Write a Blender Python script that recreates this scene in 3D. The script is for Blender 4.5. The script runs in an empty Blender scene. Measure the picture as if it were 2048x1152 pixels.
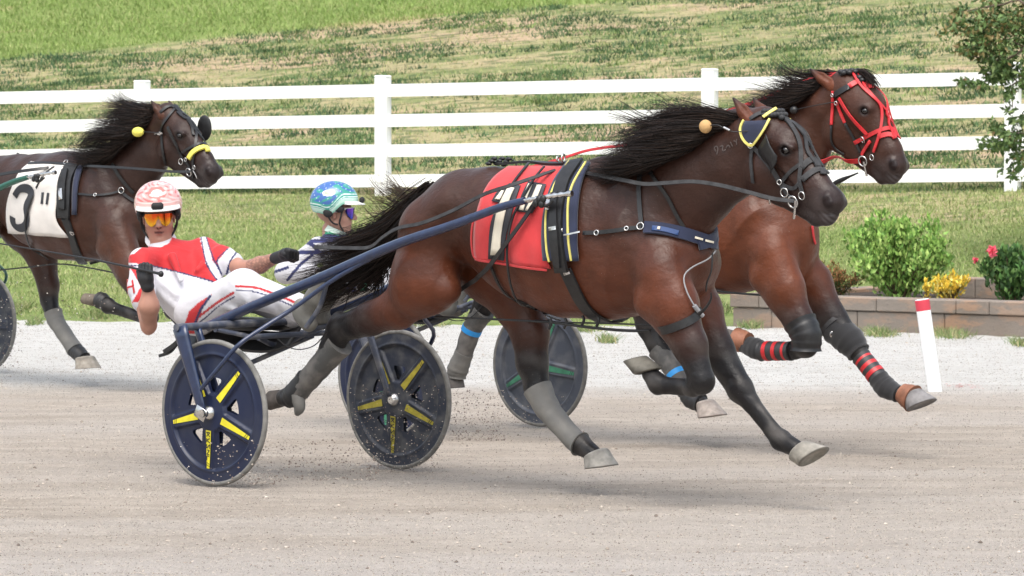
import bpy, math, random
import numpy as np
from mathutils import Vector, Matrix
from mathutils.bvhtree import BVHTree
random.seed(7); RNG = np.random.default_rng(7)
R = math.radians
SC = bpy.context.scene
COL = SC.collection

# ------------------------------------------------------------------ camera
FOC = 8632.0                      # focal length in pixels of a 2048 px wide frame
CH, HOR = 1.75, 247.0             # eye height; picture row of the horizon
PITCH = math.atan((576 - HOR) / FOC)
cd = bpy.data.cameras.new("camera"); cam = bpy.data.objects.new("camera", cd); COL.objects.link(cam)
cam.location = (0, 0, CH); cam.rotation_euler = (R(90) - PITCH, 0, 0)
cd.sensor_width = 36; cd.lens = FOC / 2048 * 36
cd.clip_start = 0.5; cd.clip_end = 2000
SC.camera = cam
cd.dof.use_dof = True; cd.dof.focus_distance = 20.6; cd.dof.aperture_fstop = 14.0
# ------------------------------------------------------------------ sky, sun, exposure
SUN_EL, SUN_AZ = 64.0, 190.0      # azimuth the light comes from, clockwise from +Y (north)
w = bpy.data.worlds.new("World"); SC.world = w; w.use_nodes = True
nt = w.node_tree; nt.nodes.clear()
sky = nt.nodes.new("ShaderNodeTexSky"); sky.sky_type = 'NISHITA'; sky.sun_disc = False
sky.sun_elevation = R(SUN_EL); sky.sun_rotation = R(SUN_AZ)
sky.air_density = 1.6; sky.dust_density = 4.0; sky.ozone_density = 1.0
bg = nt.nodes.new("ShaderNodeBackground"); bg.inputs[1].default_value = 0.15
ow = nt.nodes.new("ShaderNodeOutputWorld")
hs = nt.nodes.new("ShaderNodeHueSaturation"); hs.inputs["Saturation"].default_value = .55      # thin white cloud over the blue
nt.links.new(sky.outputs[0], hs.inputs["Color"]); nt.links.new(hs.outputs[0], bg.inputs[0]); nt.links.new(bg.outputs[0], ow.inputs[0])
sl = bpy.data.lights.new("sun", 'SUN'); sl.energy = 1.15; sl.angle = R(45); sl.color = (1.0, 0.97, 0.92)
so = bpy.data.objects.new("sun", sl); COL.objects.link(so)
_d = Vector((math.sin(R(SUN_AZ)) * math.cos(R(SUN_EL)), math.cos(R(SUN_AZ)) * math.cos(R(SUN_EL)), math.sin(R(SUN_EL))))
so.rotation_euler = _d.to_track_quat('Z', 'Y').to_euler(); so.location = (0, 20, 30)
SC.view_settings.view_transform = 'Standard'; SC.view_settings.look = 'None'
SC.view_settings.exposure = 0.86; SC.view_settings.gamma = 1.0
# ------------------------------------------------------------------ projection helpers
_FW = np.array([0, math.cos(PITCH), -math.sin(PITCH)]); _UP = np.array([0, math.sin(PITCH), math.cos(PITCH)])
CAM = np.array([0, 0, CH])
def ray(px, py):
    return np.array([(px - 1024) / FOC, 0, 0]) + _UP * ((576 - py) / FOC) + _FW
def at(px, py, y):                       # world point on the ray at world depth y
    d = ray(px, py); return CAM + d * (y / d[1])
def on_ground(px, py, z=0.0):
    d = ray(px, py); return CAM + d * ((z - CH) / d[2])
class Frame:                             # local frame of a rig: X forward, Y left, Z up, origin under the axle
    def __init__(s, ox, oy, yaw):
        s.o = np.array([ox, oy, 0.0]); s.yaw = R(yaw); c, n = math.cos(s.yaw), math.sin(s.yaw)
        s.M = np.array([[c, -n, 0], [n, c, 0], [0, 0, 1.0]])      # rows = local axes in world
    def l2w(s, p): return s.o + np.asarray(p) @ s.M
    def w2l(s, p): return (np.asarray(p) - s.o) @ s.M.T
    def pt(s, px, py, Y=0.0):
        o = s.w2l(CAM); d = s.M @ ray(px, py); return o + d * ((Y - o[1]) / d[1])
    def scale(s, p): return FOC / s.l2w(p)[1]                      # px (2048 frame) per metre there
    def px(s, p):
        q = s.l2w(p) - CAM; f = q @ _FW; return (1024 + FOC * q[0] / f, 576 - FOC * (q @ _UP) / f)
# ------------------------------------------------------------------ materials
def pm(name, col=(.5, .5, .5), rough=.5, metal=0.0, spec=.5, attr=False, var=None, bump=None, coat=0.0, sheen=0.0, var_col=None, coords='Object', emis=None, trans=0.0):
    m = bpy.data.materials.new(name); m.use_nodes = True; t = m.node_tree; b = t.nodes["Principled BSDF"]
    b.inputs["Roughness"].default_value = rough; b.inputs["Metallic"].default_value = metal
    b.inputs["Specular IOR Level"].default_value = spec; b.inputs["Coat Weight"].default_value = coat
    b.inputs["Sheen Weight"].default_value = sheen; b.inputs["Coat Roughness"].default_value = .12
    tc = t.nodes.new("ShaderNodeTexCoord")
    if attr:
        a = t.nodes.new("ShaderNodeAttribute"); a.attribute_name = "col"; src = a.outputs["Color"]
    else:
        a = t.nodes.new("ShaderNodeRGB"); a.outputs[0].default_value = (*col, 1); src = a.outputs[0]
    if var:
        sc, amt = var[:2]
        n = t.nodes.new("ShaderNodeTexNoise"); n.inputs["Scale"].default_value = sc; n.inputs["Detail"].default_value = 6
        t.links.new(tc.outputs[coords], n.inputs["Vector"])
        if len(var) > 2:
            mp = t.nodes.new("ShaderNodeMapping"); mp.inputs["Scale"].default_value = var[2]
            t.links.new(tc.outputs[coords], mp.inputs[0]); t.links.new(mp.outputs[0], n.inputs["Vector"])
        cr = t.nodes.new("ShaderNodeMapRange"); cr.inputs[1].default_value = .3; cr.inputs[2].default_value = .7
        cr.inputs[3].default_value = 1 - amt; cr.inputs[4].default_value = 1 + amt
        t.links.new(n.outputs["Fac"], cr.inputs[0])
        mx = t.nodes.new("ShaderNodeMix"); mx.data_type = 'RGBA'
        if var_col is None:
            mx.blend_type = 'MULTIPLY'; mx.inputs[0].default_value = 1
            t.links.new(src, mx.inputs[6]); t.links.new(cr.outputs[0], mx.inputs[7])
        else:
            cr.inputs[3].default_value = 0; cr.inputs[4].default_value = amt; cr.inputs[1].default_value = .45
            t.links.new(cr.outputs[0], mx.inputs[0]); t.links.new(src, mx.inputs[6]); mx.inputs[7].default_value = (*var_col, 1)
        src = mx.outputs[2]
    t.links.new(src, b.inputs["Base Color"])
    if bump:
        n = t.nodes.new("ShaderNodeTexNoise"); n.inputs["Scale"].default_value = bump[0]; n.inputs["Detail"].default_value = 5
        t.links.new(tc.outputs[coords], n.inputs["Vector"])
        bp = t.nodes.new("ShaderNodeBump"); bp.inputs["Strength"].default_value = bump[1]; bp.inputs["Distance"].default_value = bump[2] if len(bump) > 2 else .01
        t.links.new(n.outputs["Fac"], bp.inputs["Height"]); t.links.new(bp.outputs[0], b.inputs["Normal"])
    if emis: b.inputs["Emission Color"].default_value = (*emis, 1); b.inputs["Emission Strength"].default_value = 1
    return m
# ------------------------------------------------------------------ objects
def tag(o, label=None, cat=None, group=None, kind=None):
    if label: o["label"] = label
    if cat: o["category"] = cat
    if group: o["group"] = group
    if kind: o["kind"] = kind
    return o
def empty(name, loc=(0, 0, 0), rz=0.0, label=None, cat=None, group=None, frame=None):
    o = bpy.data.objects.new(name, None); COL.objects.link(o); o.empty_display_size = .2
    if frame is not None: loc = frame.o; rz = -frame.yaw
    o.location = tuple(loc); o.rotation_euler = (0, 0, rz)
    return tag(o, label, cat, group)
def mesh_np(name, V, faces, mat, parent=None, smooth=True, col=None, mats=None, midx=None):
    me = bpy.data.meshes.new(name); V = np.asarray(V, dtype=np.float32)
    F = faces if isinstance(faces, list) and isinstance(faces[0], np.ndarray) else [faces]
    F = [np.asarray(f, dtype=np.int32) for f in F if len(f)]
    nl = sum(f.size for f in F); nf = sum(len(f) for f in F)
    me.vertices.add(len(V)); me.vertices.foreach_set("co", V.ravel())
    me.loops.add(nl); me.loops.foreach_set("vertex_index", np.concatenate([f.ravel() for f in F]))
    me.polygons.add(nf)
    tot = np.concatenate([np.full(len(f), f.shape[1], np.int32) for f in F])
    me.polygons.foreach_set("loop_start", np.concatenate([[0], np.cumsum(tot)[:-1]]).astype(np.int32))
    me.polygons.foreach_set("loop_total", tot)
    me.polygons.foreach_set("use_smooth", np.full(nf, smooth, dtype=bool))
    for m in (mats or [mat]): me.materials.append(m)
    if midx is not None: me.polygons.foreach_set("material_index", np.asarray(midx, dtype=np.int32))
    if col is not None:
        c = np.ones((len(V), 4), np.float32); c[:, :3] = col
        a = me.color_attributes.new("col", 'FLOAT_COLOR', 'POINT'); a.data.foreach_set("color", c.ravel())
    me.update(calc_edges=True); me.validate()
    o = bpy.data.objects.new(name, me); COL.objects.link(o)
    if parent is not None: o.parent = parent
    return o
class MB:
    """collects shapes that become ONE mesh object"""
    def __init__(s): s.v = []; s.f = {3: [], 4: []}; s.n = 0; s.m = {3: [], 4: []}; s.c = []
    def add(s, V, F, mi=0, col=None):
        V = np.asarray(V, float); s.v.append(V)
        for f in (F if isinstance(F, list) and isinstance(F[0], np.ndarray) else [F]):
            f = np.asarray(f, int)
            if len(f): s.f[f.shape[1]].append(f + s.n); s.m[f.shape[1]].append(np.full(len(f), mi))
        s.c.append(np.tile(col if col is not None else (.5, .5, .5), (len(V), 1))); s.n += len(V); return s
    def box(s, c, d, rot=None, mi=0, bev=0.0, col=None):
        c = np.asarray(c, float); h = np.asarray(d, float) / 2
        if bev > 0:
            b = min(bev, h.min() * .9); P = []
            for sx in (-1, 1):
                for sy in (-1, 1):
                    for sz in (-1, 1):
                        P += [(sx * h[0], sy * (h[1] - b), sz * (h[2] - b)), (sx * (h[0] - b), sy * h[1], sz * (h[2] - b)), (sx * (h[0] - b), sy * (h[1] - b), sz * h[2])]
            import bmesh
            bm = bmesh.new(); [bm.verts.new(p) for p in P]; bmesh.ops.convex_hull(bm, input=bm.verts[:])
            bmesh.ops.triangulate(bm, faces=bm.faces[:]); bm.verts.index_update()
            V = np.array([v.co[:] for v in bm.verts]); F = np.array([[v.index for v in f.verts] for f in bm.faces]); bm.free()
        else:
            V = np.array([(x, y, z) for x in (-1, 1) for y in (-1, 1) for z in (-1, 1)]) * h
            F = np.array([[0, 1, 3, 2], [4, 6, 7, 5], [0, 4, 5, 1], [2, 3, 7, 6], [0, 2, 6, 4], [1, 5, 7, 3]])
        if rot is not None: V = V @ np.asarray(rot).T
        return s.add(V + c, F, mi, col)
    def tube(s, P, r, n=8, mi=0, cap=True, col=None):
        V, F = sweep_tube(P, r, n, cap); return s.add(V, F, mi, col)
    def build(s, name, mat, parent=None, smooth=True, mats=None, col=False):
        F = [np.concatenate(s.f[k]) for k in (3, 4) if s.f[k]]; mi = np.concatenate([np.concatenate(s.m[k]) for k in (3, 4) if s.m[k]])
        return mesh_np(name, np.concatenate(s.v), F, mat, parent, smooth, mats=mats, midx=mi if mats else None, col=np.concatenate(s.c) if col else None)
    def split(s, name, mat, parent=None, smooth=True, chunk=1, col=False):
        """each added shape (or each run of `chunk` shapes) becomes a part of its own"""
        out = []; start = 0; n0 = 0
        for k in range(0, len(s.v), chunk):
            vs = s.v[k:k + chunk]; n = sum(len(v) for v in vs); F = []
            for q in (3, 4):
                for f in s.f[q]:
                    if len(f) and n0 <= f.min() < n0 + n: F.append(f - n0)
            out.append(mesh_np(name, np.concatenate(vs), F, mat, parent, smooth, col=np.concatenate(s.c[k:k + chunk]) if col else None)); n0 += n
        return out
def catmull(P, n):
    P = np.asarray(P, float)
    if len(P) == 2: return P[0] + (P[1] - P[0]) * np.linspace(0, 1, n)[:, None]
    Q = np.vstack([2 * P[0] - P[1], P, 2 * P[-1] - P[-2]]); u = np.linspace(0, len(P) - 1, n); i = np.minimum(u.astype(int), len(P) - 2); t = (u - i)[:, None]
    a, b, c, d = Q[i], Q[i + 1], Q[i + 2], Q[i + 3]
    return .5 * ((2 * b) + (-a + c) * t + (2 * a - 5 * b + 4 * c - d) * t ** 2 + (-a + 3 * b - 3 * c + d) * t ** 3)
def nrm(v): v = np.asarray(v, float); return v / (np.linalg.norm(v, axis=-1, keepdims=True) + 1e-12)
def sweep_tube(P, r, n=8, cap=True):
    P = np.asarray(P, float); k = len(P); T = nrm(np.gradient(P, axis=0)); r = np.broadcast_to(np.asarray(r, float), (k,)) if np.ndim(r) < 2 else r
    a = np.array([0, 0, 1.0]); a = np.array([1.0, 0, 0]) if abs(T[0] @ a) > .9 else a
    N = []; u = nrm(np.cross(T[0], a))
    for i in range(k): u = nrm(u - T[i] * (u @ T[i])); N.append(u)
    N = np.array(N); B = np.cross(T, N); th = np.linspace(0, 2 * math.pi, n, endpoint=False)
    V = (P[:, None] + r[:, None, None] * (np.cos(th)[None, :, None] * N[:, None] + np.sin(th)[None, :, None] * B[:, None])).reshape(-1, 3)
    i = np.arange(k - 1)[:, None] * n; j = np.arange(n)[None]; j2 = (j + 1) % n
    F = np.stack([i + j, i + j2, i + n + j2, i + n + j], -1).reshape(-1, 4)
    if not cap: return V, [F]
    V = np.vstack([V, V[:n], V[(k - 1) * n:k * n], P[0], P[-1]]); b0, b1 = k * n, k * n + n; c0, c1 = b1 + n, b1 + n + 1; jj = np.arange(n)
    T3 = np.vstack([np.stack([np.full(n, c0), b0 + (jj + 1) % n, b0 + jj], -1), np.stack([np.full(n, c1), b1 + jj, b1 + (jj + 1) % n], -1)])
    return V, [F, T3]
def sweep_ribbon(P, N, w, t=.004):
    """flat strap: P points, N outward normals, w width, t thickness"""
    P = np.asarray(P, float); N = nrm(N); T = nrm(np.gradient(P, axis=0)); S = nrm(np.cross(T, N)); N = np.cross(S, T); k = len(P)
    w = np.broadcast_to(np.asarray(w, float), (k,))[:, None] / 2; e = t / 2
    c = [P - S * w - N * e, P + S * w - N * e, P + S * w * .94 + N * e, P - S * w * .94 + N * e]
    V = np.stack([c[0], c[1], c[1], c[2], c[2], c[3], c[3], c[0]], 1).reshape(-1, 3)
    i = np.arange(k - 1)[:, None] * 8; j = np.array([[0, 2, 4, 6]])
    F = np.stack([i + j, i + j + 1, i + 8 + j + 1, i + 8 + j], -1).reshape(-1, 4)
    return V, [np.vstack([F, [[6, 4, 2, 0]], [[8 * k - 8, 8 * k - 6, 8 * k - 4, 8 * k - 2]]])]
def torus(c, ax, Rr, r, n=28, m=8):
    ax = nrm(ax); u = nrm(np.cross(ax, [0, 0, 1.0] if abs(ax[2]) < .9 else [1.0, 0, 0])); v = np.cross(ax, u)
    th = np.linspace(0, 2 * math.pi, n, endpoint=False); ph = np.linspace(0, 2 * math.pi, m, endpoint=False)
    d = np.cos(th)[:, None] * u + np.sin(th)[:, None] * v
    V = (np.asarray(c) + (Rr + r * np.cos(ph))[None, :, None] * d[:, None] + (r * np.sin(ph))[None, :, None] * ax).reshape(-1, 3)
    i = np.arange(n)[:, None]; j = np.arange(m)[None]
    F = np.stack([i * m + j, ((i + 1) % n) * m + j, ((i + 1) % n) * m + (j + 1) % m, i * m + (j + 1) % m], -1).reshape(-1, 4)
    return V, [F]
def ellipsoid(c, rad, rot=None, n=20, m=12):
    th = np.linspace(0, 2 * math.pi, n, endpoint=False); ph = np.linspace(0, math.pi, m)[1:-1]
    V = np.array([[math.sin(p) * math.cos(t), math.sin(p) * math.sin(t), math.cos(p)] for p in ph for t in th] + [[0, 0, 1], [0, 0, -1]]) * np.asarray(rad)
    if rot is not None: V = V @ np.asarray(rot).T
    k = m - 2; i = np.arange(k - 1)[:, None] * n; j = np.arange(n)[None]; j2 = (j + 1) % n
    F = np.stack([i + j, i + n + j, i + n + j2, i + j2], -1).reshape(-1, 4); jj = np.arange(n)
    T3 = np.vstack([np.stack([np.full(n, k * n), jj, (jj + 1) % n], -1), np.stack([np.full(n, k * n + 1), (k - 1) * n + (jj + 1) % n, (k - 1) * n + jj], -1)])
    return V + np.asarray(c), [F, T3]
# ------------------------------------------------------------------ smooth solids (distance field -> surface nets)
class Solid:
    def __init__(s): s.p = []
    def cap(s, a, ra, b=None, rb=None, s_=1.0, n=(0, 1, 0), k=.04, ca=0., cb=None, neg=False):
        a = np.asarray(a, float); b = a + 1e-5 if b is None else np.asarray(b, float); rb = ra if rb is None else rb
        s.p.append((a, b, ra, rb, s_, nrm(n), k, np.atleast_1d(ca).astype(float), np.atleast_1d(ca if cb is None else cb).astype(float), neg)); return s
    def chain(s, pts, rs, **kw):
        cs = kw.pop('cs', None)
        for i in range(len(pts) - 1):
            q = dict(kw)
            if cs is not None: q['ca'] = cs[i]; q['cb'] = cs[i + 1]
            s.cap(pts[i], rs[i], pts[i + 1], rs[i + 1], **q)
        return s
    @staticmethod
    def _d(X, Y, Z, pr):
        a, b, ra, rb, sc, n, k = pr[:7]; qx, qy, qz = X - a[0], Y - a[1], Z - a[2]; ba = b - a
        if sc != 1.0:
            f = (1 / sc - 1); dn = (qx * n[0] + qy * n[1] + qz * n[2]) * f
            qx, qy, qz = qx + dn * n[0], qy + dn * n[1], qz + dn * n[2]; ba = ba + n * (ba @ n) * f
        t = np.clip((qx * ba[0] + qy * ba[1] + qz * ba[2]) / max(ba @ ba, 1e-12), 0, 1)
        return np.sqrt((qx - ba[0] * t) ** 2 + (qy - ba[1] * t) ** 2 + (qz - ba[2] * t) ** 2) - (ra + (rb - ra) * t), t
    def mesh(s, h, grow=0.0, clip=None):
        lo = np.min([np.minimum(p[0] - p[2] * max(1, p[4]), p[1] - p[3] * max(1, p[4])) for p in s.p if not p[9]], 0) - 3 * h - grow
        hi = np.max([np.maximum(p[0] + p[2] * max(1, p[4]), p[1] + p[3] * max(1, p[4])) for p in s.p if not p[9]], 0) + 3 * h + grow
        ax = [np.arange(lo[i], hi[i] + h, h, dtype=np.float32) for i in range(3)]
        D = np.full([len(x) for x in ax], 1.0, np.float32)
        for p in s.p:
            pad = p[6] + 3 * h + grow; mx = max(1, p[4])
            l = np.minimum(p[0] - p[2] * mx, p[1] - p[3] * mx) - pad; u = np.maximum(p[0] + p[2] * mx, p[1] + p[3] * mx) + pad
            sl = tuple(slice(max(0, int((l[i] - lo[i]) / h)), max(0, int((u[i] - lo[i]) / h) + 2)) for i in range(3))
            X, Y, Z = ax[0][sl[0]][:, None, None], ax[1][sl[1]][None, :, None], ax[2][sl[2]][None, None, :]
            if min(X.size, Y.size, Z.size) == 0: continue
            d = s._d(X, Y, Z, p)[0].astype(np.float32); c = D[sl]; k = p[6]
            if p[9]:
                d = -d; hh = np.maximum(k - np.abs(c - d), 0) / k; D[sl] = np.maximum(c, d) + hh * hh * k / 4
            else:
                hh = np.maximum(k - np.abs(c - d), 0) / k; D[sl] = np.minimum(c, d) - hh * hh * k / 4
        D -= grow
        if clip is not None:
            X, Y, Z = ax[0][:, None, None], ax[1][None, :, None], ax[2][None, None, :]
            D = np.maximum(D, clip(X, Y, Z).astype(np.float32))
        return surface_nets(D, lo, h)
    def attr(s, V, tau=.018):
        W = np.zeros(len(V)); A = 0
        X, Y, Z = V[:, 0], V[:, 1], V[:, 2]
        for p in s.p:
            if p[9]: continue
            d, t = s._d(X, Y, Z, p); w = np.exp(-np.clip(d, -.03, 1) / tau)
            A = A + w[:, None] * (p[7][None] * (1 - t[:, None]) + p[8][None] * t[:, None]); W += w
        return A / (W[:, None] + 1e-30)
def surface_nets(D, lo, h):
    I = D < 0; nx, ny, nz = D.shape
    cnt = np.zeros((nx - 1, ny - 1, nz - 1), np.int8)
    offs = [(i, j, k) for i in (0, 1) for j in (0, 1) for k in (0, 1)]
    for o in offs: cnt += I[o[0]:nx - 1 + o[0], o[1]:ny - 1 + o[1], o[2]:nz - 1 + o[2]]
    act = (cnt > 0) & (cnt < 8); idx = np.argwhere(act); n = len(idx)
    vid = np.full(act.shape, -1, np.int32); vid[act] = np.arange(n)
    g = {o: D[idx[:, 0] + o[0], idx[:, 1] + o[1], idx[:, 2] + o[2]] for o in offs}
    S = np.zeros((n, 3)); C = np.zeros(n)
    for o in offs:
        for a in range(3):
            if o[a] == 0:
                o2 = tuple(o[q] + (q == a) for q in range(3)); d0, d1 = g[o], g[o2]; m = (d0 < 0) != (d1 < 0)
                t = np.where(m, d0 / np.where(m, d0 - d1, 1), 0); P = np.tile(np.array(o, float), (n, 1)); P[:, a] += t
                S += P * m[:, None]; C += m
    V = lo + (idx + S / C[:, None]) * h
    Q = []
    for a in range(3):
        b, c = (a + 1) % 3, (a + 2) % 3
        sl0 = [slice(None)] * 3; sl1 = [slice(None)] * 3; sl0[a] = slice(0, -1); sl1[a] = slice(1, None)
        e = I[tuple(sl0)] != I[tuple(sl1)]; E = np.argwhere(e)
        E = E[(E[:, b] > 0) & (E[:, c] > 0) & (E[:, b] < D.shape[b] - 1) & (E[:, c] < D.shape[c] - 1)]
        ins = I[E[:, 0], E[:, 1], E[:, 2]]
        def cell(db, dc):
            q = E.copy(); q[:, b] += db; q[:, c] += dc; return vid[q[:, 0], q[:, 1], q[:, 2]]
        q = np.stack([cell(-1, -1), cell(0, -1), cell(0, 0), cell(-1, 0)], -1)
        q[~ins] = q[~ins][:, ::-1]; Q.append(q)
    Q = np.concatenate(Q); Q = Q[(Q >= 0).all(1)]
    return V, Q
def relax(V, Q, it=2, f=.5):
    E = np.vstack([Q[:, [0, 1]], Q[:, [1, 2]], Q[:, [2, 3]], Q[:, [3, 0]]]); 
    for _ in range(it):
        A = np.zeros_like(V); c = np.zeros(len(V))
        for a, b in ((0, 1), (1, 0)):
            for q in range(3): A[:, q] += np.bincount(E[:, a], V[E[:, b], q], len(V))
            c += np.bincount(E[:, a], minlength=len(V))
        V = V + f * (A / np.maximum(c, 1)[:, None] - V)
    return V
def wrinkle(V, Q, amp=.004, seed=1, freq=34, dirs=7, aniso=None):
    n = np.zeros_like(V); a = V[Q[:, 2]] - V[Q[:, 0]]; b = V[Q[:, 3]] - V[Q[:, 1]]; fn = np.cross(a, b)
    for q in range(4):
        for c in range(3): n[:, c] += np.bincount(Q[:, q], fn[:, c], len(V))
    n = nrm(n); g = np.random.default_rng(seed); h = np.zeros(len(V))
    for k in range(dirs):
        d = nrm(g.normal(0, 1, 3) if aniso is None else g.normal(0, .45, 3) + aniso); d2 = nrm(g.normal(0, 1, 3)); f = freq * g.uniform(.5, 1.5)
        ph = V @ d * f + 1.6 * np.sin(V @ d2 * f * .45 + g.random() * 6) + g.random() * 6
        h += (1 - np.abs(np.sin(ph))) ** 2 * (.5 + .5 * np.sin(V @ d2 * f * .3 + g.random() * 6))
    return V + n * (amp * np.maximum(h / dirs * 3 - .9, -.12))[:, None]
# ------------------------------------------------------------------ hair
def hair(name, guides, n, mat, parent, r=.0016, seg=10, jit=.012, clump=.6, lmin=.55, col=((.010, .009, .009), (.030, .018, .013)), nclump=40, seed=1, rootjit=.01):
    g = np.random.default_rng(seed); G = np.array([catmull(q, seg) for q in guides])       # (m,seg,3)
    m = len(G); t = np.linspace(0, 1, seg)[:, None]
    def at_u(u):
        i = np.minimum((u * (m - 1)).astype(int), m - 2); f = (u * (m - 1) - i)[:, None, None]; return G[i] * (1 - f) + G[i + 1] * f
    cu = g.random(nclump); coff = g.normal(0, 1, (nclump, 3)) * jit * 2.2; cw = g.normal(0, 1, (nclump, 3)) * jit * 1.5; cph = g.random(nclump) * 6
    u = g.random(n); C = at_u(u); k = np.argmin(np.abs(u[:, None] - cu[None]) + g.random((n, nclump)) * .04, 1); CC = at_u(cu)[k]
    tt = t[None]; clm = clump * g.random(n)[:, None, None] ** .5
    S = C * (1 - clm * tt) + (CC + coff[k][:, None] * tt) * clm * tt + 0
    S = S + (g.normal(0, 1, (n, 1, 3)) * rootjit) + g.normal(0, 1, (n, 1, 3)) * jit * tt ** 1.5 * 1.6
    S = S + cw[k][:, None] * np.sin(tt * 5 + cph[k][:, None, None]) * tt
    L = lmin + (1 - lmin) * g.random(n) ** .7
    S0 = S[:, :1]; x = L[:, None] * np.linspace(0, 1, seg)[None] * (seg - 1); i = np.minimum(x.astype(int), seg - 2); f = (x - i)[..., None]
    ar = np.arange(n)[:, None]; S = S[ar, i] * (1 - f) + S[ar, i + 1] * f
    T = nrm(np.gradient(S, axis=1)); A = nrm(np.cross(T, g.normal(0, 1, (n, 1, 3)))); B = np.cross(T, A)
    rr = r * (.6 + .8 * g.random(n))[:, None, None] * (1 - .85 * t[None] ** 2)
    V = np.stack([S + A * rr, S - .5 * A * rr + .87 * B * rr, S - .5 * A * rr - .87 * B * rr], 2).reshape(-1, 3)
    base = (np.arange(n)[:, None, None] * seg + np.arange(seg - 1)[None, :, None]) * 3; j = np.arange(3)[None, None]
    F = np.stack([base + j, base + (j + 1) % 3, base + 3 + (j + 1) % 3, base + 3 + j], -1).reshape(-1, 4)
    c0, c1 = np.array(col[0]), np.array(col[1]); cc = (c0 + (c1 - c0) * g.random((n, 1))); cc = np.repeat(cc, seg * 3, 0)
    return mesh_np(name, V, F, mat, parent, True, col=cc)
# ================================================================== GROUND, TRACK, BANK
def fence_y(x): return 48.5 - .45 * (x + 1.45)
def edge_y(x): return 38.6 - .22 * (x + 4.5) + .25 * np.sin(x * .9) * .5      # far edge of the racing surface
def fbase(x): return .935 + .0155 * (x + 1.45)
def hill(x, y):
    x, y = np.asarray(x, float), np.asarray(y, float); e, f = edge_y(x), fence_y(x)
    s = np.clip((y - e) / (f - e), 0, 1); z = fbase(x) * (s * .75 + .25 * s * s * (3 - 2 * s)) + np.maximum(y - f, 0) * .14
    z = z + .035 * np.sin(x * .8 + y * .6) * np.sin(y * .9 - x * .3) * np.clip((y - e) / 3, 0, 1)
    return np.where(y < e, 0, z)
def sheet(name, x0, x1, y0, y1, nx, ny, zf, mat, kind='structure', power=1.0):
    xs = np.linspace(x0, x1, nx); ys = y0 + (y1 - y0) * np.linspace(0, 1, ny) ** power; X, Y = np.meshgrid(xs, ys); Z = zf(X, Y) * np.ones_like(X)
    i = np.arange(ny - 1)[:, None] * nx; j = np.arange(nx - 1)[None]; F = np.stack([i + j, i + j + 1, i + nx + j + 1, i + nx + j], -1).reshape(-1, 4)
    return tag(mesh_np(name, np.stack([X, Y, Z], -1).reshape(-1, 3), F, mat), kind=kind)
def nodes(name):
    m = bpy.data.materials.new(name); m.use_nodes = True; t = m.node_tree; return m, t, t.nodes["Principled BSDF"]
def N_(t, typ, **kw):
    n = t.nodes.new(typ)
    for k, v in kw.items():
        if k.startswith('i_'): n.inputs[int(k[2:]) if k[2:].isdigit() else k[2:]].default_value = v
        else: setattr(n, k, v)
    return n
def noise(t, vec, sc, det=5, rough=.6, scale=None, rot=None):
    if scale is not None:
        mp = N_(t, "ShaderNodeMapping"); mp.inputs["Scale"].default_value = scale
        if rot: mp.inputs["Rotation"].default_value = rot
        t.links.new(vec, mp.inputs[0]); vec = mp.outputs[0]
    n = N_(t, "ShaderNodeTexNoise"); n.inputs["Scale"].default_value = sc; n.inputs["Detail"].default_value = det; n.inputs["Roughness"].default_value = rough; t.links.new(vec, n.inputs["Vector"]); return n.outputs["Fac"]
def mixc(t, fac, a, b):
    m = N_(t, "ShaderNodeMix", data_type='RGBA')
    for s, v in ((6, a), (7, b)):
        if isinstance(v, tuple): m.inputs[s].default_value = (*v, 1)
        else: t.links.new(v, m.inputs[s])
    if isinstance(fac, (int, float)): m.inputs[0].default_value = fac
    else: t.links.new(fac, m.inputs[0])
    return m.outputs[2]
def ramp(t, fac, a, b, lo=0.0, hi=1.0):
    m = N_(t, "ShaderNodeMapRange", interpolation_type='SMOOTHSTEP'); m.inputs[1].default_value = a; m.inputs[2].default_value = b; m.inputs[3].default_value = lo; m.inputs[4].default_value = hi; t.links.new(fac, m.inputs[0]); return m.outputs[0]
def mth(t, op, a, b=None):
    m = N_(t, "ShaderNodeMath", operation=op)
    for i, v in enumerate((a, b)):
        if v is None: continue
        if isinstance(v, (int, float)): m.inputs[i].default_value = v
        else: t.links.new(v, m.inputs[i])
    return m.outputs[0]
def bump(t, b, h, strength, dist, prev=None):
    n = N_(t, "ShaderNodeBump"); n.inputs["Strength"].default_value = strength; n.inputs["Distance"].default_value = dist; t.links.new(h, n.inputs["Height"])
    if prev is not None: t.links.new(prev, n.inputs["Normal"])
    t.links.new(n.outputs[0], b.inputs["Normal"]); return n.outputs[0]
# --- track: crushed limestone, tan where it is worked, whiter near the outer edge
m, t, b = nodes('limestone_track'); tc = N_(t, "ShaderNodeTexCoord"); P0 = tc.outputs["Object"]; sx = N_(t, "ShaderNodeSeparateXYZ"); t.links.new(P0, sx.inputs[0]); yy = sx.outputs[1]
wob = noise(t, P0, .35, 3); ypos = mth(t, 'ADD', yy, mth(t, 'ADD', mth(t, 'MULTIPLY', wob, 1.6), mth(t, 'MULTIPLY', sx.outputs[0], .05)))
streak = noise(t, P0, 2.2, 8, .75, (.30, 1.6, 1), (0, 0, R(-3))); fine = noise(t, P0, 55, 4, .8, (.7, .8, 1)); mid = noise(t, P0, 11, 8, .8, (.5, 1.2, 1)); big = noise(t, P0, .5, 4, .6, (.3, 1, 1))
c = mixc(t, ramp(t, streak, .36, .64), (.47, .40, .335), (.63, .555, .48)); c = mixc(t, ramp(t, big, .4, .62, 0, .55), c, (.64, .585, .535))
c = mixc(t, ramp(t, ypos, 17.5, 19.5, .6, 0.0), c, (.66, .61, .575))
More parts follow.
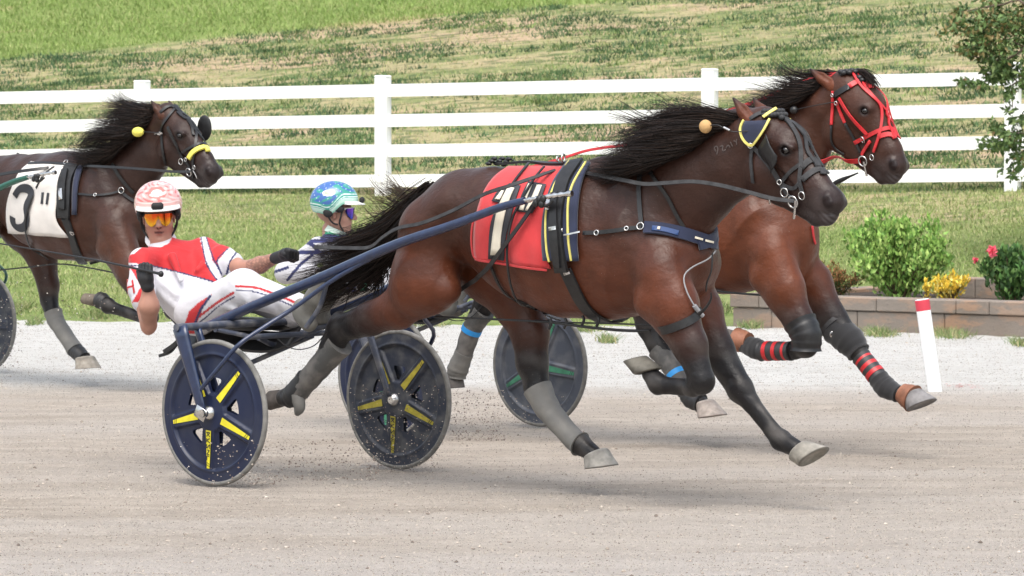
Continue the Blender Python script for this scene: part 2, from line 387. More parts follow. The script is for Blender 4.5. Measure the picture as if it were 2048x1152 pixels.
c = mixc(t, ramp(t, ypos, 28.3, 30.2), c, mixc(t, ramp(t, streak, .3, .7), (.67, .65, .615), (.80, .785, .755)))
sp_ = mth(t, 'MULTIPLY', ramp(t, fine, .62, .74), ramp(t, mid, .38, .60)); c = mixc(t, mth(t, 'MULTIPLY', sp_, .85), c, (.12, .10, .09))
c = mixc(t, ramp(t, fine, .40, .26, 0, .6), c, (.66, .63, .59)); c = mixc(t, ramp(t, mid, .56, .70, 0, .55), c, (.19, .155, .13))
t.links.new(c, b.inputs["Base Color"]); b.inputs["Roughness"].default_value = .95; b.inputs["Specular IOR Level"].default_value = .15
n1 = bump(t, b, mid, 1.0, .05); n2 = bump(t, b, fine, 1.0, .02, n1); n2
def vnoise(X, Y, wx, wy, seed):
    g = np.random.default_rng(seed); T_ = g.random((512, 512)); u, v = X / wx + 100.3, Y / wy + 77.7; i, j = np.floor(u).astype(int), np.floor(v).astype(int); fu, fv = u - i, v - j; fu, fv = fu * fu * (3 - 2 * fu), fv * fv * (3 - 2 * fv)
    a = T_[i % 512, j % 512]; b = T_[(i + 1) % 512, j % 512]; c = T_[i % 512, (j + 1) % 512]; d = T_[(i + 1) % 512, (j + 1) % 512]; return (a * (1 - fu) + b * fu) * (1 - fv) + (c * (1 - fu) + d * fu) * fv - .5
def track_z(X, Y):
    hv = .6 + .4 * np.clip(vnoise(X, Y, 3, 1.2, 9) * 2 + .5, 0, 1)
    return hv * (.016 * vnoise(X, Y, .7, .16, 1) + .012 * vnoise(X, Y, .22, .10, 2) + .010 * vnoise(X, Y, .07, .06, 3)) - .004
def track_z_old(X, Y): return .0022 * np.sin(Y * 9 + 1.6 * np.sin(X * 1.3 + Y * .7)) * np.sin(X * .9 + Y * 2.1) + .0016 * np.sin(Y * 23 + X * 1.7 + 2 * np.sin(X * 2.1 + Y)) - .003
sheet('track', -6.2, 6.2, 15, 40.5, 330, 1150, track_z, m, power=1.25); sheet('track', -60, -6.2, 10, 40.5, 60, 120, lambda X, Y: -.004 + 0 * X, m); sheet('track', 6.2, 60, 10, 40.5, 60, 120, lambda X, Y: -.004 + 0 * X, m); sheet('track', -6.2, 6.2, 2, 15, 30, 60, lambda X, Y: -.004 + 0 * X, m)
m2 = pm('far_limestone', (.42, .37, .32), rough=.95); sheet('ground', -400, 400, -60, 700, 90, 160, lambda X, Y: np.where(Y < 60, -.12, -.12 + 0 * X), m2)
# --- grass bank
m, t, b = nodes('grass_bank'); tc = N_(t, "ShaderNodeTexCoord"); P0 = tc.outputs["Object"]; sx = N_(t, "ShaderNodeSeparateXYZ"); t.links.new(P0, sx.inputs[0])
fdist = mth(t, 'ADD', sx.outputs[1], mth(t, 'MULTIPLY', sx.outputs[0], .45))          # ~47.85 on the fence line
patch_ = noise(t, P0, 1.5, 5, .62, (.5, 1, 1)); clump = noise(t, P0, 5.5, 4, .6, (.5, 1.0, 1)); fine = noise(t, P0, 34, 4, .7, (.7, 1, 1)); dry = noise(t, P0, .55, 4, .6, (.45, 1, 1))
lawn = mixc(t, ramp(t, patch_, .35, .65), (.185, .25, .080), (.275, .32, .125)); lawn = mixc(t, ramp(t, dry, .58, .72, 0, .6), lawn, (.36, .31, .17)); lawn = mixc(t, ramp(t, fine, .55, .7, 0, .45), lawn, (.09, .13, .035))
weed = mixc(t, ramp(t, patch_, .42, .56), (.26, .29, .125), (.44, .38, .215)); weed = mixc(t, ramp(t, dry, .52, .62, 0, .75), weed, (.58, .41, .29)); weed = mixc(t, ramp(t, clump, .52, .60, 0, .7), weed, (.085, .135, .055)); weed = mixc(t, ramp(t, fine, .5, .7, 0, .35), weed, (.14, .15, .07))
top = mixc(t, ramp(t, patch_, .35, .65), (.21, .29, .085), (.30, .36, .13)); top = mixc(t, ramp(t, clump, .56, .68, 0, .5), top, (.10, .17, .05)); top = mixc(t, ramp(t, dry, .60, .68, 0, .7), top, (.46, .34, .2))
wn = noise(t, P0, .8, 3); fd = mth(t, 'ADD', fdist, mth(t, 'MULTIPLY', wn, 2.2))
c = mixc(t, ramp(t, fd, 45.2, 46.8), lawn, weed)
top_l = mth(t, 'ADD', mth(t, 'ADD', sx.outputs[1], mth(t, 'MULTIPLY', sx.outputs[0], -.10)), mth(t, 'MULTIPLY', wn, .6))
c = mixc(t, ramp(t, top_l, 65.5, 66.1), c, top)
t.links.new(c, b.inputs["Base Color"]); b.inputs["Roughness"].default_value = .95; b.inputs["Specular IOR Level"].default_value = .1
n1 = bump(t, b, clump, 1.0, .12); bump(t, b, fine, 1.0, .04, n1); M_BANK = m
xs = np.linspace(-18, 18, 181); V = []; nv = 220; sv = np.linspace(0, 1, nv) ** 1.4
X = np.tile(xs[None], (nv, 1)); E_ = edge_y(X) - .15; Y = E_ + (110 - E_) * sv[:, None]; Z = hill(X, Y); Z[0] = -.05; Z = Z + .004
i = np.arange(nv - 1)[:, None] * 181; jj = np.arange(180)[None]; tag(mesh_np('grass_bank', np.stack([X, Y, Z], -1).reshape(-1, 3), np.stack([i + jj, i + jj + 1, i + 182 + jj, i + 181 + jj], -1).reshape(-1, 4), M_BANK), kind='structure')
M_BLADE = pm('grass_blade', attr=True, rough=.8, spec=.15)
def blades(name, X, Y, H_, W_, C, per=1, lean=.5, seed=1, zf=hill, kind='stuff'):
    g = np.random.default_rng(seed); n = len(X); Z = zf(X, Y); a = g.random(n) * 6.283; d = np.stack([np.cos(a), np.sin(a), 0 * a], -1); b0 = np.stack([X, Y, Z], -1); ln = g.normal(0, lean, (n, 2))
    tip = b0 + np.stack([ln[:, 0] * H_, ln[:, 1] * H_, H_], -1); V = np.stack([b0 - d * W_[:, None] / 2, b0 + d * W_[:, None] / 2, tip], 1).reshape(-1, 3); F = np.arange(n * 3).reshape(-1, 3)
    o = mesh_np(name, V, F, M_BLADE, smooth=False, col=np.repeat(C, 3, 0)); return tag(o, kind=kind)
g = np.random.default_rng(5)
def cmix(n, cols, w=None): cols = np.array(cols); k = g.choice(len(cols), n, p=w); return cols[k] * (.75 + .5 * g.random((n, 1)))
# lawn between the track and the fence
n = 150000; X = g.uniform(-7, 7, n); e = edge_y(X); f = fence_y(X); Y = e - .1 + (f + .5 - e) * g.random(n); keep = ~((X > 1.75) & (Y < 39.6) & (Y > 35.0)); X, Y = X[keep], Y[keep]
nn = len(X); e = edge_y(X); dn = np.sin(X * 2.1 + np.sin(Y * 3)) + np.sin(Y * 5 + X * 1.3); kp = ((Y - e) > .9) | (g.random(nn) < .35 + .3 * np.sign(dn) * (np.abs(dn) > .3)); X, Y = X[kp], Y[kp]; n = len(X)
blades('lawn_grass', X, Y, g.uniform(.02, .06, n), g.uniform(.006, .014, n), cmix(n, [(.23, .30, .095), (.31, .37, .14), (.42, .40, .21), (.14, .20, .07)], [.35, .3, .2, .15]), seed=2)
# weedy clumps on the bank
nc = 6400; cx = g.uniform(-8.5, 9, nc); fy = fence_y(cx); cy = fy + .1 + 26 * g.random(nc) ** 1.25; k = (cy - .10 * cx < 65.6) & (np.sin(cx * 1.7 + 1.3 * np.sin(cy * .8)) + np.sin(cy * 1.9 + cx) + g.normal(0, .8, nc) > -.2); cx, cy = cx[k], cy[k]; nc = len(cx)
per = 34; big_ = g.uniform(.08, .30, nc); cc = cmix(nc, [(.075, .135, .060), (.11, .18, .07), (.19, .26, .09), (.055, .105, .055)], [.35, .3, .15, .2])
X = np.repeat(cx, per) + g.normal(0, 1, nc * per) * np.repeat(big_, per) * .8; Y = np.repeat(cy, per) + g.normal(0, 1, nc * per) * np.repeat(big_, per) * .45; n = len(X)
blades('bank_tufts', X, Y, g.uniform(.03, .075, n) * np.repeat(.8 + big_ * 1.5, per), g.uniform(.012, .028, n), np.repeat(cc, per, 0) * g.uniform(.7, 1.3, (n, 1)), seed=3)
n = 70000; X = g.uniform(-8.5, 9, n); Y = fence_y(X) + 24 * g.random(n); k = Y - .10 * X < 65.6; X, Y = X[k], Y[k]; n = len(X)
blades('dry_grass', X, Y, g.uniform(.02, .05, n), g.uniform(.010, .022, n), cmix(n, [(.44, .40, .21), (.37, .39, .16), (.28, .35, .12), (.50, .41, .25)]), seed=4)
n = 80000; X = g.uniform(-9, 9, n); Y = 65.6 + .10 * X + 10 * g.random(n); k = (Y > fence_y(X) + .2); X, Y = X[k], Y[k]; n = len(X)
blades('upper_grass', X, Y, g.uniform(.04, .10, n), g.uniform(.010, .022, n), cmix(n, [(.20, .29, .075), (.27, .35, .115), (.15, .22, .06), (.33, .35, .15)], [.35, .3, .2, .15]), seed=5)
# tufts that stray on to the stone dust
M = [(70, 648, 30), (1215, 683, 34), (2040, 690, 30), (1170, 660, 60), (1440, 640, 50), (1100, 655, 50), (1500, 655, 40), (860, 650, 60), (560, 640, 60), (200, 636, 90), (300, 634, 70), (30, 630, 80), (430, 640, 60), (1650, 668, 60), (1760, 670, 60), (1900, 672, 80), (1420, 625, 80), (1380, 655, 30), (980, 640, 60)]
X, Y = [], []
for px_, py_, w_ in M:
    q = on_ground(px_, py_); k = int(w_ * 7); X.append(q[0] + g.normal(0, w_ / 900, k)); Y.append(q[1] + g.normal(0, .10 + w_ / 500, k))
X, Y = np.concatenate(X), np.concatenate(Y); n = len(X); blades('stray_tufts', X, Y, g.uniform(.03, .09, n), g.uniform(.006, .012, n), cmix(n, [(.13, .20, .07), (.20, .26, .10), (.36, .33, .18)]), seed=6, lean=.8, zf=lambda x, y: np.maximum(hill(x, y), 0))
# loose stones and crumbs on the track
n = 120000; X = g.uniform(-1, 1, n); Y = 16 + 22 * g.random(n) ** 1.1; X = X * Y * .128; s_ = g.uniform(.0014, .0040, n) * (1 + 1.6 * (g.random(n) > .99)); OCT = np.array([[1, 0, 0], [-1, 0, 0], [0, 1, 0], [0, -1, 0], [0, 0, .8], [0, 0, -.8]]); Fo = np.array([[0, 2, 4], [2, 1, 4], [1, 3, 4], [3, 0, 4], [2, 0, 5], [1, 2, 5], [3, 1, 5], [0, 3, 5]])
VV = (OCT[None] * s_[:, None, None] * g.uniform(.6, 1.4, (n, 6, 1)) + np.stack([X, Y, track_z(X, Y) + s_ * .25], -1)[:, None]).reshape(-1, 3); FF = (Fo[None] + np.arange(n)[:, None, None] * 6).reshape(-1, 3)
M_CRUMB = pm('crumb', attr=True, rough=.95); tag(mesh_np('gravel', VV, FF, M_CRUMB, smooth=False, col=np.repeat(cmix(n, [(.20, .165, .135), (.32, .275, .23), (.42, .365, .31), (.50, .44, .38)], [.16, .28, .38, .18]), 6, 0)), kind='stuff')
# flying crumbs thrown up by wheels and hooves
def spray(name, L, seed, dark=(.18, .14, .12), light=(.5, .45, .4)):
    g = np.random.default_rng(seed); C = []; S_ = []
    for frame, px0, py0, px1, py1, Y0, Y1, k, s0, s1 in L:
        for _ in range(k):
            x = px0 + (px1 - px0) * g.random(); y = py0 + (py1 - py0) * (1 - g.random() ** 1.7); p = frame.l2w(frame.pt(x, y, Y0 + (Y1 - Y0) * g.random()))
            if p[2] > .005: C.append(p); S_.append(g.uniform(s0, s1))
    C = np.array(C); n = len(C); s_ = np.array(S_); VV = (OCT[None] * s_[:, None, None] * g.uniform(.6, 1.4, (n, 6, 1)) + C[:, None]).reshape(-1, 3); FF = (Fo[None] + np.arange(n)[:, None, None] * 6).reshape(-1, 3)
    col = np.where(g.random((n, 1)) < .5, np.array(dark), np.array(light)); return tag(mesh_np(name, VV, FF, M_CRUMB, smooth=False, col=np.repeat(col, 6, 0)), kind='stuff')
# ================================================================== FENCE
M_VIN = pm('white_vinyl', (.92, .92, .92), rough=.38, spec=.4, var=(3, .04), bump=(4, .05, .01))
def fpt(px_): x = (px_ - 1024) / FOC; y = (48.5 - .45 * 1.45) / (1 + .45 * x); return np.array([x * y, y, 0])
PXP = [-330, 285, 766, 1419, 2025, 2640]; fence = empty('rail_fence', tuple(fpt(766) + [0, 0, fbase(-1.45)]), label='white four-rail vinyl fence crossing the grass bank behind the horses', cat='fence'); O_ = np.array(fence.location)
fd_ = nrm(fpt(2025) - fpt(285)); an = math.atan2(fd_[1], fd_[0]); RZ = np.array([[math.cos(an), -math.sin(an), 0], [math.sin(an), math.cos(an), 0], [0, 0, 1]])
for p_ in PXP:
    q = fpt(p_); zb = fbase(q[0]) - .1; mb = MB(); mb.box(q + [0, 0, zb + .71] - O_, (.145, .145, 1.44), rot=RZ, bev=.006); mb.box(q + [0, 0, zb + 1.44] - O_, (.152, .152, .03), rot=RZ, bev=.012); mb.build('post', M_VIN, fence, smooth=False)
for a_, b_ in zip(PXP[:-1], PXP[1:]):
    qa, qb = fpt(a_), fpt(b_)
    for k in range(4):
        za, zb = fbase(qa[0]) + 1.255 - k * .338, fbase(qb[0]) + 1.255 - k * .338; A_, B_ = qa + [0, 0, za - .07] - O_ + fd_ * .0735, qb + [0, 0, zb - .07] - O_ - fd_ * .0735; n_ = np.array([-fd_[1], fd_[0], 0]); mb = MB(); V_ = []
        for p in (A_, B_):
            for dy, dz in ((-.02, -.07), (.02, -.07), (.02, .07), (-.02, .07)): V_.append(p + n_ * dy + np.array([0, 0, dz]))
        mb.add(V_, [[0, 1, 5, 4], [1, 2, 6, 5], [2, 3, 7, 6], [3, 0, 4, 7], [3, 2, 1, 0], [4, 5, 6, 7]]); mb.build('rail', M_VIN, fence, smooth=False)
# ================================================================== FLOWER BED
m, t, b = nodes('block_stone'); tc = N_(t, "ShaderNodeTexCoord"); P0 = tc.outputs["Object"]; a1 = noise(t, P0, 3.2, 5, .6, (1, 1, 2.2)); a2 = noise(t, P0, 45, 4, .7); a3 = noise(t, P0, 1.1, 2)
c = mixc(t, ramp(t, a1, .48, .60, 0, .75), (.20, .160, .130), (.36, .21, .125)); c = mixc(t, ramp(t, a3, .4, .65, 0, .45), c, (.26, .235, .21)); c = mixc(t, ramp(t, a2, .55, .7, 0, .4), c, (.13, .115, .105)); t.links.new(c, b.inputs["Base Color"]); b.inputs["Roughness"].default_value = .9; n1 = bump(t, b, a2, .7, .008); bump(t, b, a1, .5, .02, n1); M_BLK2 = m
M_SOIL = pm('mulch', (.045, .030, .022), rough=.95, var=(25, .5), bump=(40, 1.0, .03))
W0, W1 = on_ground(1465, 653), on_ground(2048, 673); wd_ = nrm(W1 - W0); wn_ = np.array([-wd_[1], wd_[0], 0]); RW = np.array([[wd_[0], -wd_[1], 0], [wd_[1], wd_[0], 0], [0, 0, 1.0]])
wall = empty('garden_wall', tuple(W0), label='low wall of grey-brown blocks in front of the shrubs at the track edge', cat='wall')
def block(c0, c1, z0, z1, dep, off, nm, back=0.0):
    L_ = c1 - c0 - .006; mb = MB(); mb.box(wd_ * (c0 + c1) / 2 + wn_ * (dep / 2 - off + back) + [0, 0, (z0 + z1) / 2], (L_, dep, z1 - z0 - .004), rot=RW, bev=.008)
    mb.build(nm, M_BLK2, wall, smooth=False)
x = 0.; 
for L_ in (.40, .87, .86, .88, .87, .86, .88, .87): block(x, x + L_, -.03, .168, .25, 0, 'block'); x += L_
TOTAL = x; x = -.02
for L_ in (.30, .74, .45, .78, .32, .76, .74, .45, .78, .6, .6): block(x, min(x + L_, TOTAL), .168, .285, .29, .02, 'cap_block'); x += L_
for k in range(4): block(0, .25, -.03, .168, .5, 0, 'block', back=.25 + .5 * k); block(-.02, .25, .168, .285, .5, 0, 'cap_block', back=.27 + .5 * k)
for k in range(9): block(1.25 + k * .42, 1.25 + (k + 1) * .42, .24, .42, .24, 0, 'cap_block', back=1.25)
mb = MB(); c0 = wd_ * (TOTAL / 2) + wn_ * 1.2; mb.box(c0 + [0, 0, .12], (TOTAL - .1, 1.9, .26), rot=RW); so_ = mb.build('flower_bed', M_SOIL, None, smooth=False); so_.location = tuple(W0); tag(so_, kind='structure')
def bedpt(px_, depth, z): # point above the bed, `depth` metres behind the wall face
    d = ray(px_, 600); o = CAM; Q = W0 + wn_ * depth; s_ = ((Q - o) @ wn_) / (d @ wn_); p = o + d * s_; return np.array([p[0], p[1], z])
def leaf_mesh(C, N_dir, L_, W_, g, curl=.25):
    n = len(C); u = nrm(N_dir + g.normal(0, .35, (n, 3))); s_ = nrm(np.cross(u, g.normal(0, 1, (n, 3)))); w = np.cross(u, s_); L_ = L_[:, None]; W_ = W_[:, None]
    P = [C, C + u * L_ * .45 + s_ * W_ * .5 + w * L_ * curl * .3, C + u * L_ + w * -L_ * curl * .4, C + u * L_ * .45 - s_ * W_ * .5 + w * L_ * curl * .3, C + u * L_ * .5]
    V = np.stack(P, 1).reshape(-1, 3); k = np.arange(n)[:, None] * 5; F = np.vstack([k + [[0, 1, 4]], k + [[1, 2, 4]], k + [[2, 3, 4]], k + [[3, 0, 4]]]); return V, F
M_LEAF = pm('leaf', attr=True, rough=.55, spec=.3)
def shrub(name, label, base, rx, ry, rz, n, L_, cols, seed, cat='shrub', stems=14, top=1.0, W_=.5, spikes=0, inner=.35, wts=None, colf=None):
    g = np.random.default_rng(seed); root = empty(name, tuple(base), label=label, cat=cat); mb = MB(); tips = []
    for k in range(stems):
        a = g.random() * 6.28; r = g.random() ** .5 * .85; e = np.array([rx * r * math.cos(a), ry * r * math.sin(a), rz * (1.15 - .5 * r * r) * g.uniform(.62, 1.12) * top]); m1 = e * .5 + [0, 0, .08 * rz]; P = catmull([[.02 * math.cos(a), .02 * math.sin(a), -.03], m1, e], 8); mb.tube(P, np.linspace(.009, .002, 8), 5); tips.append(P)
    mb.build('stem', pm(name + '_stem', (.09, .06, .035), rough=.9), root); C = []; D = []
    T_ = np.array(tips)
    for _ in range(n):
        k = g.integers(stems); u = g.random() ** .55; i = min(int(u * 7), 6); f = u * 7 - i; p = T_[k][i] * (1 - f) + T_[k][i + 1] * f; q = g.normal(0, 1, 3); q = q / np.linalg.norm(q); spr = .07 + .20 * (1 - abs(2 * u - 1.0)); off = q * g.random() ** .6 * np.array([rx, ry, rz]) * spr * 1.25; pp = p + off
        if pp[2] < .0: pp[2] = abs(pp[2])
        C.append(pp); D.append(nrm(off + [0, 0, .4 * rz]))
    C, D = np.array(C), np.array(D); cc = np.array(cols)[g.choice(len(cols), n, p=wts)] * g.uniform(.75, 1.25, (n, 1)); ls = g.uniform(.6, 1.2, n) * L_
    if colf is not None: cc = colf(C, cc, g)
    V, F = leaf_mesh(C, D, ls, ls * W_, g); mesh_np('foliage', V, F, M_LEAF, root, smooth=False, col=np.repeat(cc, 5, 0)); return root, C
shrub('shrub', 'bright lime-green leafy shrub, the largest in the flower bed', bedpt(1798, .80, .22), .62, .42, .62, 5600, .058, [(.19, .34, .07), (.27, .44, .10), (.12, .24, .05), (.36, .50, .14)], 21, stems=46, W_=.55)
shrub('shrub', 'low rusty-brown and green shrub left of the lime-green one', bedpt(1668, .75, .22), .34, .25, .27, 4600, .024, [(.30, .13, .05), (.20, .10, .035), (.12, .15, .04), (.38, .20, .09)], 22, stems=34, colf=lambda C, c, g: np.where((C[:, 2:] < .16) & (g.random((len(C), 1)) < .6), np.array([.07, .10, .03]), c))
shrub('shrub', 'small golden-yellow variegated shrub near the white marker post', bedpt(1899, .50, .24), .25, .17, .21, 1100, .042, [(.80, .58, .07), (.66, .44, .05), (.80, .70, .22), (.30, .34, .06)], 23, stems=22, wts=[.4, .25, .2, .15])
shrub('shrub', 'yellow sprig of leaves left of the golden shrub', bedpt(1853, .55, .24), .05, .05, .17, 120, .040, [(.80, .60, .08), (.70, .50, .06)], 26, stems=5)
hr, hC = shrub('shrub', 'dark-leaved hibiscus with pink flowers at the right edge of the bed', bedpt(2022, .60, .22), .36, .30, .42, 2600, .062, [(.04, .10, .025), (.07, .16, .04), (.03, .07, .02), (.12, .22, .06)], 24, stems=26, W_=.6)
M_PET = pm('petal', (.80, .14, .20), rough=.5, var=(30, .2))
for px_, py_, r_ in ((1985, 503, .062), (1950, 521, .036)):
    q = bedpt(px_, .45, 0); c = at(px_, py_, q[1]) - np.array(hr.location); g2 = np.random.default_rng(px_); mb = MB()
    mb.tube(catmull([[c[0] * .5 - .05, 0, .2], c * .7 + [0, 0, .02], c], 8), .004, 5)
    hr_stem = mb.build('flower_stalk', M_LEAF if False else pm('stalk', (.08, .14, .04)), hr); n = 16; C = np.tile(c, (n, 1)); D = nrm(g2.normal(0, 1, (n, 3)) + [0, -.8, .2]); ls = np.full(n, r_); V, F = leaf_mesh(C, D, ls, ls * .9, g2, .5); mesh_np('flower', V, F, M_PET, hr, smooth=True)
# ================================================================== MARKER POST
b0 = on_ground(1870, 782); tp = at(1843, 592, b0[1] - .0); post = empty('marker_post', tuple(b0), label='white plastic marker post with a red top band leaning left at the track edge', cat='post')
ax = tp - b0; L_ = np.linalg.norm(ax); ax = ax / L_; mb = MB(); mb.tube([ax * -.03, ax * (L_ - .095)], .047, 24); mb.build('tube', M_VIN, post)
mb = MB(); mb.tube([ax * (L_ - .095), ax * (L_ - .03)], .0485, 24, cap=False); mb.tube([ax * (L_ - .03), ax * (L_ - .025)], [.0485, .046], 24, cap=False); mb.build('red_band', pm('red_paint', (.60, .05, .08), rough=.6), post)
mb = MB(); mb.tube([ax * (L_ - .10), ax * (L_ - .022)], .0455, 24); mb.build('cap', M_VIN, post)
sp0 = on_ground(1925, 773); gx = np.random.default_rng(3); 
mb = MB()
for _ in range(60): c = sp0 + [gx.normal(0, .05), gx.normal(0, .12), .006]; s_ = gx.uniform(.004, .012); mb.add([c + [-s_, 0, 0], c + [0, -s_ * 1.6, 0], c + [s_, 0, 0], c + [0, s_ * 1.6, 0]], [[0, 1, 2, 3]])
tag(mb.build('red_paint_marks', pm('faded_red', (.62, .27, .25), rough=.9), None, smooth=False), kind='stuff')
# ================================================================== TREE at the right edge
TB = at(2150, 560, 40.6); TB[2] = float(hill(TB[0], TB[1])); tree = empty('tree', tuple(TB), label='small tree with green and bronze leaves hanging over the fence at the right edge', cat='tree')
def tl(px_, py_, y): return at(px_, py_, y) - TB
mb = MB(); H0 = tl(2130, 60, 40.5)
mb.tube(catmull([[0, 0, -.1], [.02, 0, .6], [-.05, .05, 1.4], H0], 14), np.linspace(.06, .03, 14), 8); mb.tube(catmull([[0, 0, -.1], [.15, .1, .9], tl(2260, 40, 40.9)], 12), np.linspace(.05, .02, 12), 8)
BR = [([.0, 0, .7], (2090, 150), (2045, 170), (2012, 135)), ([-.03, .02, 1.0], (2080, 120), (2040, 90), (1960, 60)), ([0, 0, .5], (2090, 290), (2060, 270), (2000, 262)), ([-.03, .02, 1.1], (2090, 90), (2010, 120), (1930, 110)), ([-.02, 0, .9], (2080, 200), (2030, 165), (2025, 215)), ([-.05, 0, 1.3], (2060, 20), (2000, 10), (1920, 25)), ([0, 0, .6], (2085, 300), (2050, 300), (2030, 320))]
segs = []
for s0, *q in BR:
    P = catmull([np.array(s0)] + [tl(a_, b_, 40.3 + .1 * k) for k, (a_, b_) in enumerate(q)], 12); mb.tube(P, np.linspace(.018, .004, 12), 6)
mb.build('trunk', pm('bark', (.16, .12, .09), rough=.9, var=(14, .3)), tree)
g = np.random.default_rng(31); C = []
for cx_, cy_, rx_, ry_, n in ((2030, 45, 95, 62, 900), (1960, 70, 62, 42, 330), (1935, 105, 42, 18, 90), (1925, 28, 30, 22, 80), (2005, 140, 70, 34, 380), (1960, 160, 48, 12, 110), (2030, 190, 18, 24, 60), (2038, 235, 24, 10, 30), (2030, 272, 52, 34, 330), (1990, 262, 26, 16, 60), (2040, 318, 16, 18, 40), (2020, 225, 12, 16, 26), (2150, 60, 140, 130, 1500), (2120, 260, 90, 70, 500), (2250, 100, 120, 130, 900)):
    k = g.normal(0, .42, (n, 2)); nb = max(3, n // 22); cb = g.normal(0, .45, (nb, 2)); k = cb[g.integers(nb, size=n)] + k * .35
    for a_, b_ in np.vstack([k, k + g.normal(0, .12, k.shape)]): C.append(tl(cx_ + a_ * rx_, cy_ + b_ * ry_, 40.5 + g.normal(0, .22)))
C = np.array(C); n = len(C); D = nrm(g.normal(0, 1, (n, 3)) + [-.3, 0, -.45]); ls = g.uniform(.040, .080, n); V_, F_ = leaf_mesh(C, D, ls, ls * .5, g)
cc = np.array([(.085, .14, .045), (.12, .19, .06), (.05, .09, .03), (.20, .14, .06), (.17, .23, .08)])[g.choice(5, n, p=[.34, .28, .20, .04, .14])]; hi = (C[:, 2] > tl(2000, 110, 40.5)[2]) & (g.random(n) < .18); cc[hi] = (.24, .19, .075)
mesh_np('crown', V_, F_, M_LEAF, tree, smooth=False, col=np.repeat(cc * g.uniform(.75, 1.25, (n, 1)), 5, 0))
# ================================================================== HORSES
F1 = Frame(-1.005, 21.30, 40.8)
F2 = Frame(-0.27, 24.37, 40.8)
F3 = Frame(-4.18, 29.9, 44.0)
# joints traced on the leading horse: px, py, lateral offset (m), radius (px)
HJ1 = {
 'rump': (893, 458, 0, 84), 'croup': (935, 430, 0, 88), 'loin': (985, 437, 0, 100), 'barrel_a': (1055, 464, 0, 130), 'barrel_b': (1140, 480, 0, 151),
 'girth': (1212, 486, 0, 151), 'chest': (1290, 500, 0, 130), 'breast': (1342, 520, 0, 90), 'withers': (1215, 376, 0, 54), 'sternum': (1335, 590, 0, 52),
 'hip_n': (908, 424, -.13, 58), 'glute_n': (862, 462, -.14, 62), 'hip_f': (930, 420, .13, 60), 'glute_f': (890, 452, .14, 60), 'dock': (862, 392, 0, 20),
 'thigh_n': (850, 560, -.16, 68), 'stifle_n': (893, 580, -.18, 30), 'gask_n': (798, 616, -.155, 40), 'gask2_n': (742, 637, -.14, 33), 'hock_n': (680, 658, -.13, 28), 'hockp_n': (678, 640, -.13, 18),
 'hock2_n': (664, 696, -.13, 25), 'can_n': (648, 722, -.13, 21), 'can2_n': (608, 768, -.13, 18), 'fet_n': (590, 788, -.13, 22), 'pas_n': (566, 796, -.13, 17),
 'thigh_f': (985, 530, .15, 76), 'thigh2_f': (1035, 600, .16, 54), 'gask_f': (1060, 665, .15, 40), 'gask2_f': (1064, 725, .14, 34), 'hock_f': (1078, 785, .13, 25), 'hockp_f': (1062, 775, .13, 18),
 'hock2_f': (1092, 812, .13, 22), 'can_f': (1110, 836, .13, 19), 'can2_f': (1147, 878, .13, 18), 'fet_f': (1160, 888, .13, 22), 'pas_f': (1188, 908, .13, 17),
 'scap_n': (1262, 385, -.12, 42), 'point_n': (1318, 532, -.14, 46), 'sho_n': (1322, 548, -.16, 58), 'elb_n': (1305, 600, -.18, 36), 'arm_n': (1350, 612, -.17, 50), 'arm2_n': (1380, 690, -.17, 34),
 'knee_n': (1404, 762, -.17, 26), 'canf_n': (1385, 775, -.17, 19), 'canf2_n': (1330, 771, -.17, 17), 'fetf_n': (1316, 767, -.17, 21), 'pasf_n': (1300, 748, -.17, 17),
 'scap_f': (1331, 385, .12, 42), 'point_f': (1398, 532, .14, 44), 'sho_f': (1364, 555, .15, 52), 'arm_f': (1396, 622, .15, 50), 'arm2_f': (1434, 700, .15, 35),
 'knee_f': (1481, 779, .15, 27), 'canf_f': (1502, 806, .15, 19), 'canf2_f': (1545, 862, .15, 17), 'fetf_f': (1561, 880, .15, 21), 'pasf_f': (1590, 896, .15, 18),
 'neck0': (1315, 425, 0, 118), 'neck1': (1385, 358, 0, 102), 'neck2': (1458, 316, 0, 84), 'neck3': (1506, 276, 0, 56), 'crest0': (1300, 345, 0, 40), 'crest1': (1400, 272, 0, 34), 'crest2': (1485, 240, 0, 26),
 'poll': (1530, 258, 0, 42), 'brow': (1572, 296, 0, 46), 'nose': (1628, 372, 0, 34), 'muzzle': (1656, 405, 0, 33), 'jowl': (1536, 342, 0, 55), 'jaw': (1560, 385, 0, 24), 'chin': (1634, 434, 0, 18), 'lip': (1655, 432, 0, 18),
 'cheek': (1592, 378, 0, 30), 'eye': (1567, 300, -.085, 15), 'nostril': (1655, 403, -.06, 10), 'ear0': (1503, 246, -.06, 17), 'ear1': (1486, 222, -.07, 13), 'ear2': (1467, 197, -.075, 3), 'mouth0': (1600, 412, -.05, 4), 'mouth1': (1655, 428, -.03, 4),
}
